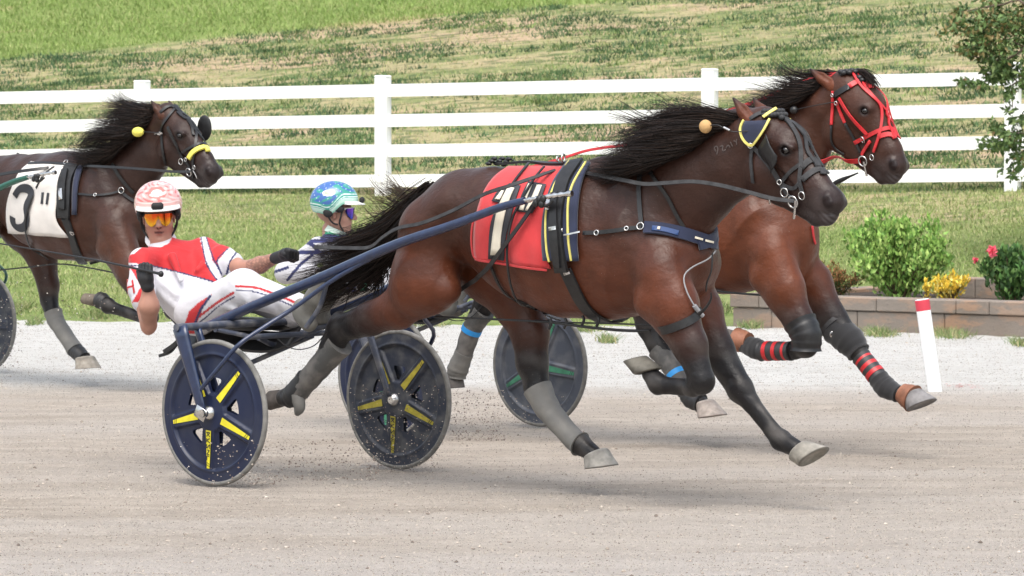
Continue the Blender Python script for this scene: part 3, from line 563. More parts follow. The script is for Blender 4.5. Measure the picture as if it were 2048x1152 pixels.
# prims: a, b, lateral squash, blend, blackness a, b
HP = [
 ('rump', 'croup', .95, .05, 0, 0), ('croup', 'loin', 1.0, .05, 0, 0), ('loin', 'barrel_a', .92, .05, 0, 0), ('barrel_a', 'barrel_b', .84, .05, 0, 0), ('barrel_b', 'girth', .82, .05, 0, 0),
 ('girth', 'chest', .78, .05, 0, 0), ('chest', 'breast', .95, .05, 0, 0), ('withers', 'withers', .8, .09, .2, .2), ('sternum', 'breast', 1.1, .06, 0, 0),
 ('hip_n', 'glute_n', 1, .07, 0, 0), ('hip_f', 'glute_f', 1, .07, 0, 0), ('glute_n', 'thigh_n', .9, .05, 0, 0), ('thigh_n', 'stifle_n', 1, .05, 0, 0), ('thigh_n', 'gask_n', .8, .06, 0, .15),
 ('gask_n', 'gask2_n', .8, .04, .15, .75), ('gask2_n', 'hock_n', .8, .03, .8, 1), ('hockp_n', 'hock2_n', .7, .02, 1, 1), ('hock_n', 'hock2_n', .9, .02, 1, 1), ('hock2_n', 'can_n', .9, .02, 1, 1), ('can_n', 'can2_n', .8, .012, 1, 1), ('can2_n', 'fet_n', .9, .012, 1, 1), ('fet_n', 'pas_n', .95, .015, 1, 1),
 ('glute_f', 'thigh_f', .9, .05, 0, 0), ('thigh_f', 'thigh2_f', .85, .05, .1, .25), ('thigh2_f', 'gask_f', .8, .05, .25, .5), ('gask_f', 'gask2_f', .8, .04, .5, .85), ('gask2_f', 'hock_f', .8, .03, .9, 1), ('hockp_f', 'hock2_f', .7, .02, 1, 1), ('hock_f', 'hock2_f', .9, .02, 1, 1), ('hock2_f', 'can_f', .9, .02, 1, 1), ('can_f', 'can2_f', .8, .012, 1, 1), ('can2_f', 'fet_f', .9, .012, 1, 1), ('fet_f', 'pas_f', .95, .015, 1, 1),
 ('scap_n', 'point_n', .7, .05, .1, 0), ('scap_f', 'point_f', .7, .05, 0, 0), ('sho_n', 'arm_n', .85, .05, 0, 0), ('elb_n', 'elb_n', 1, .04, 0, 0), ('elb_n', 'arm2_n', .8, .05, 0, .6), ('arm_n', 'arm2_n', .8, .04, .1, .7), ('arm2_n', 'knee_n', .85, .03, .8, 1), ('knee_n', 'canf_n', .95, .02, 1, 1), ('canf_n', 'canf2_n', .8, .012, 1, 1), ('canf2_n', 'fetf_n', .9, .012, 1, 1), ('fetf_n', 'pasf_n', .95, .015, 1, 1),
 ('sho_f', 'arm_f', .85, .05, 0, .1), ('arm_f', 'arm2_f', .8, .04, .2, .8), ('arm2_f', 'knee_f', .85, .03, .9, 1), ('knee_f', 'canf_f', .95, .02, 1, 1), ('canf_f', 'canf2_f', .8, .012, 1, 1), ('canf2_f', 'fetf_f', .9, .012, 1, 1), ('fetf_f', 'pasf_f', .95, .015, 1, 1),
 ('neck0', 'neck1', .62, .07, .1, .15), ('neck1', 'neck2', .56, .05, .15, .15), ('neck2', 'neck3', .58, .04, .15, .1), ('crest0', 'crest1', .6, .05, .6, .6), ('crest1', 'crest2', .6, .04, .6, .6), ('withers', 'crest0', .7, .07, .4, .6),
 ('neck3', 'poll', .8, .04, .1, .1), ('poll', 'brow', .92, .03, .1, .15), ('brow', 'nose', .74, .035, .15, .2), ('nose', 'muzzle', .80, .03, .2, .5), ('jowl', 'jowl', .62, .035, .1, .1), ('jowl', 'jaw', .62, .03, .15, .3), ('jowl', 'cheek', .62, .03, .1, .3), ('cheek', 'muzzle', .7, .03, .3, .9), ('jaw', 'chin', .7, .03, .3, .8), ('chin', 'lip', .85, .02, .8, .8), ('lip', 'muzzle', .7, .02, .8, .6),
]
def lj(frame, J):
    out = {}
    for k, (x, y, Y, r) in J.items():
        p = frame.pt(x, y, Y); out[k] = (p, r / frame.scale(p))
    return out
BASE = lj(F1, HJ1)
def joints(frame, over=None, dx=0.0, k=1.0):
    J = {n: (p * k + np.array([dx, 0, 0]), r * k) for n, (p, r) in BASE.items()}
    for n, v in (over or {}).items():
        Y = J[n][0][1]; p = frame.pt(v[0], v[1], Y if len(v) < 4 else v[3]); J[n] = (p, v[2] / frame.scale(p) if len(v) > 2 and v[2] else J[n][1])
    J['eye'] = (J['brow'][0] + [.055, -.083, -.010], .02); J['nostril'] = (J['muzzle'][0] + [.034, -.052, .006], .02)
    return J
class Horse: pass
def make_horse(frame, J, label, h=.009, bay=(.110, .029, .0115), sooty=(.040, .0155, .0098), black=(.0095, .0085, .0095), belly=(.105, .031, .0135), sooty_z=(.86, 1.38), veins=True):
    H = Horse(); H.F = frame; H.J = J; S = Solid()
    P = lambda n: J[n][0]; Rr = lambda n: J[n][1]
    for a, b, sy, k, da, db in HP:
        S.cap(P(a), Rr(a), P(b), Rr(b), s_=sy, k=k, ca=da, cb=db)
    # head details, mirrored left and right
    for sg in (1, -1):
        M = np.array([1, sg, 1.0])
        e = P('eye') * M
        S.cap(e + np.array([-.012, .012 * sg, .018]), .024, e + np.array([.03, .01 * sg, .012]), .016, k=.02, ca=.45)              # brow ridge
        S.cap(P('brow') * [1, 0, 1] + np.array([.0, -.07 * sg, -.055]), .014, P('nose') * [1, 0, 1] + np.array([-.03, -.045 * sg, -.01]), .009, k=.02, ca=.25)  # facial crest
        S.cap(P('jowl') * [1, 0, 1] + np.array([-.0, -.055 * sg, .0]), .07, s_=.45, k=.03, ca=.1)
        S.cap(e, .017, k=.015, neg=True)
        n = P('nostril') * M
        S.cap(n + [-.004, .012 * sg, .014], .030, n + [.012, .010 * sg, -.008], .026, k=.015, ca=.6)
        S.cap(n + np.array([.022, -.034 * sg, .014]), .027, n + np.array([.002, -.030 * sg, -.016]), .017, k=.005, neg=True)
        S.cap(P('muzzle') * [1, 0, 1] + [-.10, -.056 * sg, -.040], .003, P('muzzle') * [1, 0, 1] + [.015, -.050 * sg, -.052], .007, k=.006, neg=True); S.cap(P('muzzle') * [1, 0, 1] + [.015, -.050 * sg, -.052], .008, P('muzzle') * [1, 0, 1] + [.085, 0, -.050], .010, k=.005, neg=True)
        # muscle lines: groove in front of the shoulder, behind the arm, jugular groove, flank fold
        S.cap(P('scap_n') * M + [-.12, -.20 * sg, -.05], .03, P('elb_n') * M + [-.13, -.15 * sg, .06], .04, k=.12, neg=True)
        S.cap(P('croup') * [1, 0, 1] + [.10, -.31 * sg, -.02], .03, P('croup') * [1, 0, 1] + [.12, -.34 * sg, -.22], .05, k=.12, neg=True)
    S.cap(P('thigh_n') + [-.05, -.20, .22], .02, P('gask_n') + [-.03, -.13, .06], .015, k=.08, neg=True)
    S.cap(P('neck1') + [.06, -.20, -.12], .02, P('jowl') + [-.10, -.14, -.08], .015, k=.08, neg=True)
    # tendons
    for s_, kn, f0, f1 in (('n', 'knee_n', 'canf_n', 'fetf_n'), ('f', 'knee_f', 'canf_f', 'fetf_f')):
        k0, a0, a1 = P(kn), P(f0), P(f1); T_ = nrm(a1 - a0); bk = nrm(np.cross(T_, [0, 1, 0])); bk = bk if (bk @ (P('arm2_' + s_) - k0)) * (1 if s_ == 'n' else -1) > -9 else -bk
        for sg in (-1, 1):
            S.cap(k0 + bk * .018 * sg, Rr(kn) * .62, k0 + bk * .012 * sg + T_ * .03, Rr(kn) * .5, k=.02, ca=1); 
        S.cap(a0 + T_ * .02 + bk * .022, .013, a1 - T_ * .03 + bk * .024, .013, k=.010, ca=1); S.cap(a1 + bk * .03, .018, k=.02, ca=1)
    # forearm muscle bulges, tendons on the cannons
    for s_ in 'nf':
        S.cap(P('arm_' + s_) + [.02, -.01, -.05], Rr('arm_' + s_) * .62, P('arm2_' + s_) + [.02, 0, .0], Rr('arm2_' + s_) * .6, s_=.8, k=.04, ca=.3, cb=.8)
    V, Q = S.mesh(h); V = relax(V, Q, 2, .4)
    b = S.attr(V)[:, 0]
    X, Y, Z = V.T
    g = np.clip((Z - sooty_z[0]) / (sooty_z[1] - sooty_z[0]), 0, 1); g = g * g * (3 - 2 * g)
    nz = sum(np.sin(V @ np.array(f) + p) for f, p in (((7, 5, 9), 0), ((13, -8, 6), 2), ((-5, 17, 12), 4))) / 3
    g = np.clip(g + .16 * nz, 0, 1); low = np.clip((1.0 - Z) / .25, 0, 1)
    c = np.array(bay) * (1 - g)[:, None] + np.array(sooty) * g[:, None]
    c = c * (1 - .6 * low[:, None]) + np.array(belly) * (.6 * low[:, None])
    bl = np.clip(b * 1.1, 0, 1)[:, None]; c = c * (1 - bl) + np.array(black) * bl
    du = sum(np.sin(V @ np.array(f) + p) for f, p in (((31, 22, 17), 0), ((-14, 38, 25), 2), ((47, -19, 36), 4), ((8, 12, 61), 1))) / 4; du = np.clip((du + .1) * 1.1, 0, 1) * np.clip((.95 - Z) / .5, 0, 1); c = c * (1 - .42 * du[:, None]) + np.array([.13, .118, .108]) * .42 * du[:, None]
    mz = P('muzzle'); dm = np.linalg.norm(V - (mz + [-.02, 0, -.02]), axis=1); wm = (1 - np.clip((dm - .06) / .05, 0, 1))[:, None]; c = c * (1 - .5 * wm) + np.array([.060, .045, .043]) * .5 * wm
    for sg in (1, -1):
        M = np.array([1, sg, 1]); dn = np.linalg.norm((V - (P('nostril') * M + [.010, -.024 * sg, .0])) * [1.1, .8, .8], axis=1); wn = (1 - np.clip((dn - .027) / .008, 0, 1))[:, None]; c = c * (1 - wn) + np.array([.010, .004, .004]) * wn
        de = np.linalg.norm(V - P('eye') * M, axis=1); we = .8 * (1 - np.clip((de - .020) / .02, 0, 1))[:, None]; c = c * (1 - we) + np.array(black) * we
    lw = np.linalg.norm((V - (P('lip') + [.02, 0, -.0])) * [1, .6, 1], axis=1); wl = .5 * (1 - np.clip((lw - .02) / .03, 0, 1))[:, None] * (.5 + .5 * np.sin(V[:, :1] * 210 + V[:, 2:] * 170)); c = c * (1 - wl) + np.array([.16, .15, .155]) * wl
    H.root = empty('horse', frame=frame, label=label, cat='horse', group=None)
    H.body = mesh_np('body', V, Q, M_COAT, H.root, col=c)
    H.S = S
    fc = [list(q) for q in Q]; H.bvh = BVHTree.FromPolygons([tuple(v) for v in V], fc)
    for sg in (1, -1):
        M = np.array([1, sg, 1.0]); e = P('eye') * M
        mb = MB(); mb.add(*ellipsoid(e + [0, .008 * sg, 0], (.021, .017, .017))); mb.build('eye', M_EYE, H.root)
        a, b, c = P('ear0') * M, P('ear1') * M, P('ear2') * M; E = Solid(); ca, cb, cc = [np.array(q) for q in (bay, np.array(bay) * .7 + np.array(sooty) * .3, black)]
        E.chain([a - (b - a) * .3, a, b, c], [Rr('ear0') * .9, Rr('ear0'), Rr('ear1'), Rr('ear2')], s_=.8, k=.012, cs=[ca, ca, cb, cc])
        fw = np.array([.022, -.022 * sg, .012])
        E.cap(a + fw * 1.15 + (b - a) * .5, .013, b + fw * .9, .011, k=.010, neg=True); E.cap(b + fw * .9, .011, b + (c - b) * .75 + fw * .45, .004, k=.008, neg=True)
        Ve, Qe = E.mesh(h * .45); Ve = relax(Ve, Qe, 2, .4); mesh_np('ear', Ve, Qe, M_COAT, H.root, col=E.attr(Ve))
    return H
def cast(H, px, py, off=.006, Y=-.1):
    """point on the horse's near surface under a picture position (or on the plane Y when it misses)"""
    o = H.F.w2l(CAM); d = H.F.M @ ray(px, py); d = d / np.linalg.norm(d)
    loc, n, i, t = H.bvh.ray_cast(Vector(o), Vector(d))
    if loc is None:
        q = H.F.pt(px, py, -.03); loc, n, i, t = H.bvh.find_nearest(Vector(q))
        if (loc - Vector(q)).length > .12: return H.F.pt(px, py, Y), np.array([0, -1.0, 0])
        n = np.array(n); c_ = np.array(loc) - [0, loc[1], 0]; return np.array(loc) + nrm(q - np.array(loc)) * off, nrm(q - np.array(loc))
    n = np.array(n); n = -n if n @ d > 0 else n
    return np.array(loc) + n * off, n
def densify(pts, step=6):
    P = np.asarray(pts, float); L = np.linalg.norm(np.diff(P, axis=0), axis=1).sum(); return catmull(P, max(3, int(L / step)))
def smooth_path(P, N, it=3):
    P = P.copy(); N = N.copy()
    for _ in range(it):
        P[1:-1] = .25 * P[:-2] + .5 * P[1:-1] + .25 * P[2:]; N[1:-1] = .25 * N[:-2] + .5 * N[1:-1] + .25 * N[2:]
    return P, nrm(N)
def strap(H, mb, pts, w, off=.006, t=.005, mirror=False, mi=0, Y=-.1, step=6, col=None):
    """strap lying on the horse along a traced line; w in metres"""
    C = [cast(H, x, y, off, Y) for x, y in densify(pts, step)]
    P, N = smooth_path(np.array([c[0] for c in C]), np.array([c[1] for c in C]))
    mb.add(*sweep_ribbon(P, N, w, t), mi, col)
    if mirror: mb.add(*sweep_ribbon(P * [1, -1, 1], N * [1, -1, 1], w, t), mi, col)
def cord(H, mb, pts, r, Y=None, off=.01, mi=0, step=8, n=6, col=None):
    if Y is None: P = np.array([cast(H, x, y, off)[0] for x, y in densify(pts, step)]); P = smooth_path(P, P, 2)[0]
    else: P = catmull([H.F.pt(*p[:2], p[2] if len(p) > 2 else Y) for p in pts], 24)
    mb.tube(P, r, n, mi, col=col)
def hoof(H, A, B, C, D, Y, col=(.16, .145, .12), dirty=1.0, wid=.95):
    F = H.F; A, B, C, D = [F.pt(q[0], q[1], Y) for q in (A, B, C, D)]; n = 20
    prof = [(-.02, .78), (.02, .90), (.12, .95), (.5, .95), (.93, .98), (1.0, .965), (1.0, .72), (.93, .66), (.88, .1)]
    V = []; Cc = []
    th = np.linspace(0, 2 * math.pi, n, endpoint=False)
    for t, s in prof:
        a, b = A + (C - A) * t, B + (D - B) * t; c = (a + b) / 2; m = (a - b) / 2; ml = np.linalg.norm(m)
        for q in th:
            V.append(c + m * math.cos(q) * s + np.array([0, 1, 0]) * ml * wid * math.sin(q) * s * (1 - .12 * max(0, -math.cos(q))))
            k = .75 if (t > .9 and s < .9) else (.9 + .25 * math.sin(t * 30)); Cc.append(np.array(col) * k)
    k = len(prof); i = np.arange(k - 1)[:, None] * n; j = np.arange(n)[None]; j2 = (j + 1) % n
    Fq = np.stack([i + j, i + j2, i + n + j2, i + n + j], -1).reshape(-1, 4)
    capf = np.array([[(k - 1) * n + q, (k - 1) * n + (q + 1) % n, (k - 1) * n + n // 2] for q in range(n) if q not in (n // 2, n // 2 - 1)])
    capt = np.array([[(q + 1) % n, q, n // 2] for q in range(n) if q not in (n // 2, n // 2 - 1)])
    return mesh_np('hoof', V, [Fq, capf, capt], M_HOOF, H.root, col=Cc)
def boot(H, pts, rs, mat, name='leg_boot', sy=1.0, rings=None, col=None):
    rs = [q * (.93 if name == 'leg_boot' else 1) for q in rs]
    """padded leg boot: tapered sleeve along the limb, open ended look with raised rims; pts = local points"""
    P = catmull(pts, 14); r = np.interp(np.linspace(0, 1, 14), np.linspace(0, 1, len(rs)), rs)
    r = r * (1 + .03 * np.sin(np.arange(14) * 2.1)); r[0] *= 1.05; r[-1] *= 1.06
    mb = MB(); mb.tube(P, r, 16)
    o = mb.build(name, mat, H.root)
    for q in (rings or []):
        t, wd, m, nm = q; i0 = int(t * 13); T = nrm(P[min(i0 + 1, 13)] - P[max(i0 - 1, 0)]); c = P[i0]
        mb = MB(); mb.tube(np.array([c - T * wd / 2, c + T * wd / 2]), np.array([r[i0] * 1.02, r[i0] * 1.02]), 16); mb.build(nm, m, o)
    return o
def coat_mat():
    m = pm('horse_coat', attr=True, rough=.45, spec=.30, var=(11, .18), sheen=.02); t = m.node_tree; b = t.nodes["Principled BSDF"]; tc = [n for n in t.nodes if n.type == 'TEX_COORD'][0]; P0 = tc.outputs['Object']
    src = b.inputs["Base Color"].links[0].from_socket; sp = noise(t, P0, 170, 2, .6); ms = noise(t, P0, 5, 3); f = mth(t, 'MULTIPLY', ramp(t, sp, .70, .76), ramp(t, ms, .45, .65, 0, .8))
    t.links.new(mixc(t, f, src, (.30, .26, .22)), b.inputs["Base Color"])
    a = noise(t, P0, 8, 4, .55); h = noise(t, P0, 60, 3, .7, (.35, 1, 1), (0, R(25), 0)); n1 = bump(t, b, a, .42, .03); bump(t, b, h, .35, .004, n1)
    rr = ramp(t, noise(t, P0, 4, 3), .35, .7, .36, .54); t.links.new(rr, b.inputs["Roughness"]); return m
M_COAT = coat_mat()
M_EYE = pm('horse_eye', (.006, .004, .004), rough=.08, spec=.8)
M_HOOF = pm('hoof_horn', attr=True, rough=.75, var=(30, .25), bump=(60, .4, .004))
O2 = {'ear2': (1621, 139, 3), 'ear1': (1643, 156, 11), 'ear0': (1668, 174, 15), 'cheek': (1735, 305, 26), 'poll': (1692, 178, 37), 'brow': (1730, 218, 43), 'nose': (1777, 306, 30), 'muzzle': (1786, 332, 28), 'jowl': (1690, 258, 50),
 'jaw': (1706, 300, 22), 'chin': (1765, 354, 14), 'lip': (1785, 354, 13), 'eye': (1719, 219, 13), 'nostril': (1786, 334, 9), 'mouth0': (1748, 338, 3), 'mouth1': (1794, 350, 3),
 'neck3': (1655, 214, 46), 'neck2': (1600, 285, 72), 'neck1': (1556, 350, 92), 'neck0': (1520, 410, 106), 'crest2': (1640, 188, 20), 'crest1': (1560, 232, 28), 'crest0': (1480, 290, 34), 'breast': (1552, 492, 80), 'point_f': (1600, 494, 38), 'sho_f': (1575, 515, 46), 'point_n': (1532, 494, 38), 'sho_n': (1545, 510, 46), 'elb_n': (1530, 552, 30),
 'arm_f': (1622, 568, 44), 'arm2_f': (1664, 638, 31), 'knee_f': (1700, 682, 26), 'canf_f': (1717, 705, 19), 'canf2_f': (1756, 758, 16), 'fetf_f': (1772, 775, 19), 'pasf_f': (1797, 788, 16),
 'arm_n': (1570, 580, 42), 'arm2_n': (1597, 640, 29), 'knee_n': (1612, 690, 25), 'canf_n': (1590, 702, 17), 'canf2_n': (1525, 701, 15), 'fetf_n': (1511, 697, 18), 'pasf_n': (1487, 687, 15),
 'gask_f': (1288, 600, 34), 'gask2_f': (1300, 650, 29), 'hock_f': (1318, 692, 23), 'hockp_f': (1305, 684, 16), 'hock2_f': (1330, 714, 19), 'can_f': (1341, 730, 17), 'can2_f': (1373, 782, 16), 'fet_f': (1383, 797, 19), 'pas_f': (1402, 806, 15),
 'gask2_n': (990, 578, 26), 'hock_n': (968, 608, 22), 'hockp_n': (968, 596, 14), 'hock2_n': (955, 636, 19), 'can_n': (945, 656, 17), 'can2_n': (926, 712, 16), 'fet_n': (916, 738, 18), 'pas_n': (908, 752, 14)}
O3 = {'ear2': (303, 202, 2), 'ear1': (314, 217, 8), 'ear0': (325, 232, 10), 'poll': (335, 233, 26), 'brow': (366, 268, 30), 'nose': (408, 322, 22), 'muzzle': (421, 346, 22), 'jowl': (342, 298, 34), 'jaw': (354, 325, 16), 'cheek': (378, 325, 18),
 'chin': (402, 365, 10), 'lip': (415, 366, 9), 'eye': (361, 270, 9), 'nostril': (417, 341, 6), 'mouth0': (388, 347, 2.5), 'mouth1': (416, 360, 2.5),
 'neck3': (318, 254, 34), 'neck2': (296, 308, 54), 'neck1': (258, 354, 66), 'neck0': (218, 398, 74), 'crest2': (300, 240, 15), 'crest1': (240, 292, 20), 'crest0': (185, 340, 22), 'withers': (140, 356, 28),
 'gask_f': (97, 572, 23), 'gask2_f': (98, 600, 19), 'hock_f': (106, 626, 16), 'hockp_f': (97, 620, 11), 'hock2_f': (112, 642, 14), 'can_f': (121, 656, 12), 'can2_f': (150, 700, 12), 'fet_f': (158, 707, 14), 'pas_f': (168, 717, 11),
 'arm_n': (262, 540, 32), 'arm2_n': (285, 592, 22), 'knee_n': (302, 634, 16), 'canf_n': (288, 636, 12), 'canf2_n': (230, 617, 12), 'fetf_n': (216, 611, 16), 'pasf_n': (205, 602, 12)}
J1 = joints(F1); J2 = joints(F2, O2); J3 = joints(F3, O3)
H1 = make_horse(F1, J1, 'dark bay horse in front wearing a red number 1 saddle cloth, pulling the blue sulky', h=.0068)
H2 = make_horse(F2, J2, 'bright bay horse in a red bridle racing on the inside behind the front horse', h=.0082, bay=(.118, .032, .012), sooty=(.060, .021, .011), belly=(.095, .029, .012), sooty_z=(1.0, 1.75))
H3 = make_horse(F3, J3, 'brown horse at the left edge with a white number 3 saddle cloth and yellow noseband', h=.0098, bay=(.066, .023, .012), sooty=(.034, .015, .0105), belly=(.078, .026, .013))
# hooves: coronet front, coronet heel, toe, heel of the sole
HO = [(H1, [((1273, 751), (1322, 735), (1251, 724), (1290, 711), -.17), ((1610, 879), (1581, 921), (1652, 893), (1603, 934), .15), ((1211, 894), (1171, 917), (1231, 930), (1175, 938), .13), ((566, 815), (561, 778), (541, 821), (540, 781), -.13)]),
 (H2, [((1478, 702), (1479, 662), (1440, 690), (1450, 656), -.17), ((1838, 775), (1803, 800), (1869, 797), (1818, 823), .15), ((1424, 797), (1393, 808), (1450, 829), (1400, 837), .13), ((922, 750), (890, 752), (925, 775), (888, 778), -.13)]),
 (H3, [((190, 614), (203, 588), (167, 608), (171, 586), -.17), ((0, 0), (0, 0), (0, 0), (0, 0), None), ((183, 711), (155, 717), (195, 736), (158, 738), .13)])]
HC = {0: [(.13, .12, .10), (.27, .25, .215), (.28, .265, .24), (.10, .085, .075)], 1: [(.10, .09, .085), (.20, .19, .19), (.42, .36, .32), (.1, .09, .085)], 2: [(.16, .13, .10), (.2, .18, .16), (.36, .32, .27)]}
for hi, (H, L) in enumerate(HO):
    for qi, q in enumerate(L):
        if q[4] is None: continue
        hoof(H, *q[:5], col=HC[hi][qi])
# ------------------------------------------------------------------ harness
M_LEA = pm('black_leather', (.012, .012, .013), rough=.42, spec=.5, var=(40, .35), bump=(120, .3, .002))
M_LEAG = pm('dusty_leather', (.028, .028, .030), rough=.7, var=(30, .5), bump=(90, .4, .002))
M_REDS = pm('red_strap', (.50, .020, .025), rough=.4, var=(30, .15))
M_CLR = pm('red_cloth', (.56, .032, .036), rough=.75, var=(7, .12), bump=(14, .35, .01), sheen=.2)
M_CLW = pm('white_cloth', (.74, .70, .66), rough=.8, var=(6, .10), bump=(14, .35, .01), sheen=.2)
M_NAV = pm('navy_cloth', (.011, .017, .048), rough=.8, var=(12, .2), bump=(30, .3, .004), sheen=.2)
M_NUMW = pm('number_white', (.72, .66, .54), rough=.7, var=(12, .12))
M_NUMB = pm('number_black', (.035, .037, .045), rough=.7, var=(12, .3))
M_YEL = pm('yellow_piping', (.68, .60, .16), rough=.6, var=(20, .15))
M_SIL = pm('polished_steel', (.62, .61, .60), rough=.25, metal=1.0, var=(30, .2))
M_BLU = pm('blue_strap', (.05, .13, .38), rough=.5, var=(25, .25))
M_BTC = pm('blue_tape', (.03, .30, .72), rough=.5)
M_CORK = pm('tan_foam', (.50, .31, .13), rough=.8, bump=(60, .4, .003))
M_YFOAM = pm('yellow_foam', (.75, .68, .12), rough=.7, bump=(60, .3, .003))
M_BOOT = pm('grey_boot', (.16, .155, .145), rough=.6, var=(11, .4), bump=(25, .5, .006), var_col=(.30, .28, .25))
M_BOOTD = pm('dark_boot', (.03, .03, .032), rough=.5, var=(14, .3), bump=(40, .4, .004))
M_BOOTG = pm('dusty_boot', (.085, .083, .08), rough=.65, var=(14, .7), bump=(40, .5, .004), var_col=(.24, .22, .2))
M_RUB = pm('tan_rubber', (.25, .105, .06), rough=.65, var=(20, .25), bump=(40, .3, .004))
M_FAB = pm('black_stretch', (.012, .012, .014), rough=.85, sheen=.3, bump=(150, .3, .002))
M_CORD = pm('white_cord', (.27, .27, .28), rough=.8, bump=(200, .5, .002))
M_HAIR = pm('horse_hair', attr=True, rough=.5, spec=.18)
def patch(H, L, Rr_, off, nu=10, nv=18, name=None, mat=None, parent=None, mirror=False, th=.004, lift=None, wav=0.0):
    """cloth lying on the horse between a left and a right traced edge"""
    Lc, Rc = catmull(L, nv), catmull(Rr_, nv); G = np.zeros((nv, nu, 3)); N = np.zeros((nv, nu, 3))
    for i in range(nv):
        for j in range(nu):
            u = j / (nu - 1); p = Lc[i] * (1 - u) + Rc[i] * u; G[i, j], N[i, j] = cast(H, p[0], p[1], off)
    for _ in range(2):
        G[1:-1, 1:-1] = .5 * G[1:-1, 1:-1] + .125 * (G[:-2, 1:-1] + G[2:, 1:-1] + G[1:-1, :-2] + G[1:-1, 2:]); N[1:-1] = .5 * N[1:-1] + .25 * (N[:-2] + N[2:])
    N = nrm(N)
    if wav: 
        i, j = np.mgrid[0:nv, 0:nu]; G = G + N * (wav * (.6 * np.sin(j * 1.1 + i * .35) + .4 * np.sin(j * .5 - i * .6 + 1)) * (i / nv))[..., None]
    if lift is not None: G = G + N * np.asarray(lift(np.linspace(0, 1, nv)[:, None], np.linspace(0, 1, nu)[None]))[..., None]
    def mk(sg):
        Gs, Ns = G * [1, sg, 1], N * [1, sg, 1]; V = np.vstack([(Gs + Ns * th).reshape(-1, 3), Gs.reshape(-1, 3)]); n = nv * nu
        i = np.arange(nv - 1)[:, None] * nu; j = np.arange(nu - 1)[None]
        q = np.stack([i + j, i + j + 1, i + nu + j + 1, i + nu + j], -1).reshape(-1, 4)
        b = [k for k in range(nu)] + [r * nu + nu - 1 for r in range(1, nv)] + [(nv - 1) * nu + k for k in range(nu - 2, -1, -1)] + [r * nu for r in range(nv - 2, 0, -1)]
        e = np.array([[b[k], b[(k + 1) % len(b)], b[(k + 1) % len(b)] + n, b[k] + n] for k in range(len(b))])
        return V, [np.vstack([q[:, ::-1], q + n, e])]
    mb = MB(); mb.add(*mk(1)); o = mb.build(name, mat, parent if parent is not None else H.root)
    if mirror: mb = MB(); mb.add(*mk(-1)); mb.build(name, mat, parent if parent is not None else H.root)
    return o
def rings(H, mb, L, off=.016):
    for x, y, r in L:
        p, n = cast(H, x, y, off); rr = r / H.F.scale(p); mb.add(*torus(p, n, rr, max(.0028, rr * .17))); mb.add(*torus(p * [1, -1, 1], n * [1, -1, 1], rr, max(.0028, rr * .17)))
def seg_boot(H, a, b, ra, rb, mat, name='leg_boot', rings=None):
    return boot(H, [a, (np.asarray(a) + b) / 2, b], [ra, (ra + rb) / 2, rb], mat, name, rings=rings)
# ================= horse 1
H = H1; h = H.root
sc = patch(H, [(1018, 337), (990, 358), (970, 388), (956, 430), (950, 460), (951, 495), (956, 518)], [(1126, 337), (1112, 360), (1103, 395), (1096, 430), (1092, 475), (1094, 510), (1104, 537)], .010, 22, 22, 'saddle_cloth', M_CLR, mirror=True, wav=.006)
mb = MB()
for e in ([(953, 440), (949, 465), (950, 495), (957, 516), (985, 521), (1020, 527), (1060, 534), (1098, 538)],): strap(H, mb, e, .010, off=.018)
mb.build('hem', M_CLR, sc)
for nm, m, o, LL, RR in (('numeral_border', M_NUMB, .018, [(1022, 372), (1004, 405), (989, 440), (984, 470), (982, 515)], [(1046, 376), (1036, 405), (1024, 450), (1017, 480), (1014, 519)]),
                      ('numeral_border', M_NUMB, .018, [(1005, 381), (997, 392), (989, 406)], [(1022, 374), (1012, 392), (1004, 409)]),
                      ('numeral', M_NUMW, .024, [(1021, 381), (1009, 403), (1000, 425), (993, 465), (988, 507)], [(1035, 382), (1027, 400), (1017, 430), (1010, 470), (1008, 508)]),
                      ('numeral', M_NUMW, .024, [(1009, 387), (1003, 395), (997, 403)], [(1013, 387), (1010, 395), (1005, 404)]),
                      ('mark_border', M_NUMB, .018, [(1062, 368), (1050, 392), (1038, 425)], [(1096, 374), (1086, 400), (1069, 429)]),
                      ('mark', M_NUMW, .024, [(1063, 374), (1054, 398), (1046, 423)], [(1071, 375), (1061, 400), (1054, 424)]), ('mark', M_NUMW, .024, [(1080, 376), (1070, 400), (1058, 424)], [(1089, 377), (1079, 402), (1067, 425)])):
    patch(H, LL, RR, o, 5, 14, nm, m, sc)
sp = patch(H, [(1136, 333), (1108, 376), (1093, 430), (1090, 480), (1093, 519)], [(1186, 333), (1170, 364), (1160, 416), (1159, 480), (1163, 520)], .020, 10, 20, 'saddle_pad', M_NAV, mirror=True, th=.012)
mb = MB()
strap(H, mb, [(1141, 335), (1116, 376), (1101, 420), (1099, 460), (1102, 500), (1107, 521)], .010, off=.034, mirror=True)
strap(H, mb, [(1178, 334), (1160, 362), (1149, 386), (1143, 420), (1144, 476), (1150, 519)], .010, off=.034, mirror=True)
mb.split('piping', M_YEL, sp)
mb = MB(); strap(H, mb, [(1160, 334), (1136, 365), (1126, 400), (1121, 440), (1124, 490), (1133, 540)], .075, off=.040, t=.014, mirror=True)
strap(H, mb, [(1133, 538), (1150, 575), (1168, 608), (1190, 630), (1215, 642)], .068, off=.012, t=.01, mirror=True)
strap(H, mb, [(1120, 395), (1119, 430), (1124, 480), (1128, 530)], .04, off=.052, t=.01)
hs = mb.build('harness_saddle', M_LEA, h)
mb = MB()
for (x, y, r) in ((1129, 336, 8), (1119, 338, 5), (1133, 470, 3)): p, n = cast(H, x, y, .03); mb.add(*torus(p + [0, 0, .02], [1, .3, 0], r / 430, .004))
strap(H, mb, [(1113, 461), (1128, 459)], .018, off=.06, t=.004); strap(H, mb, [(1109, 398), (1107, 426)], .028, off=.05, t=.004)
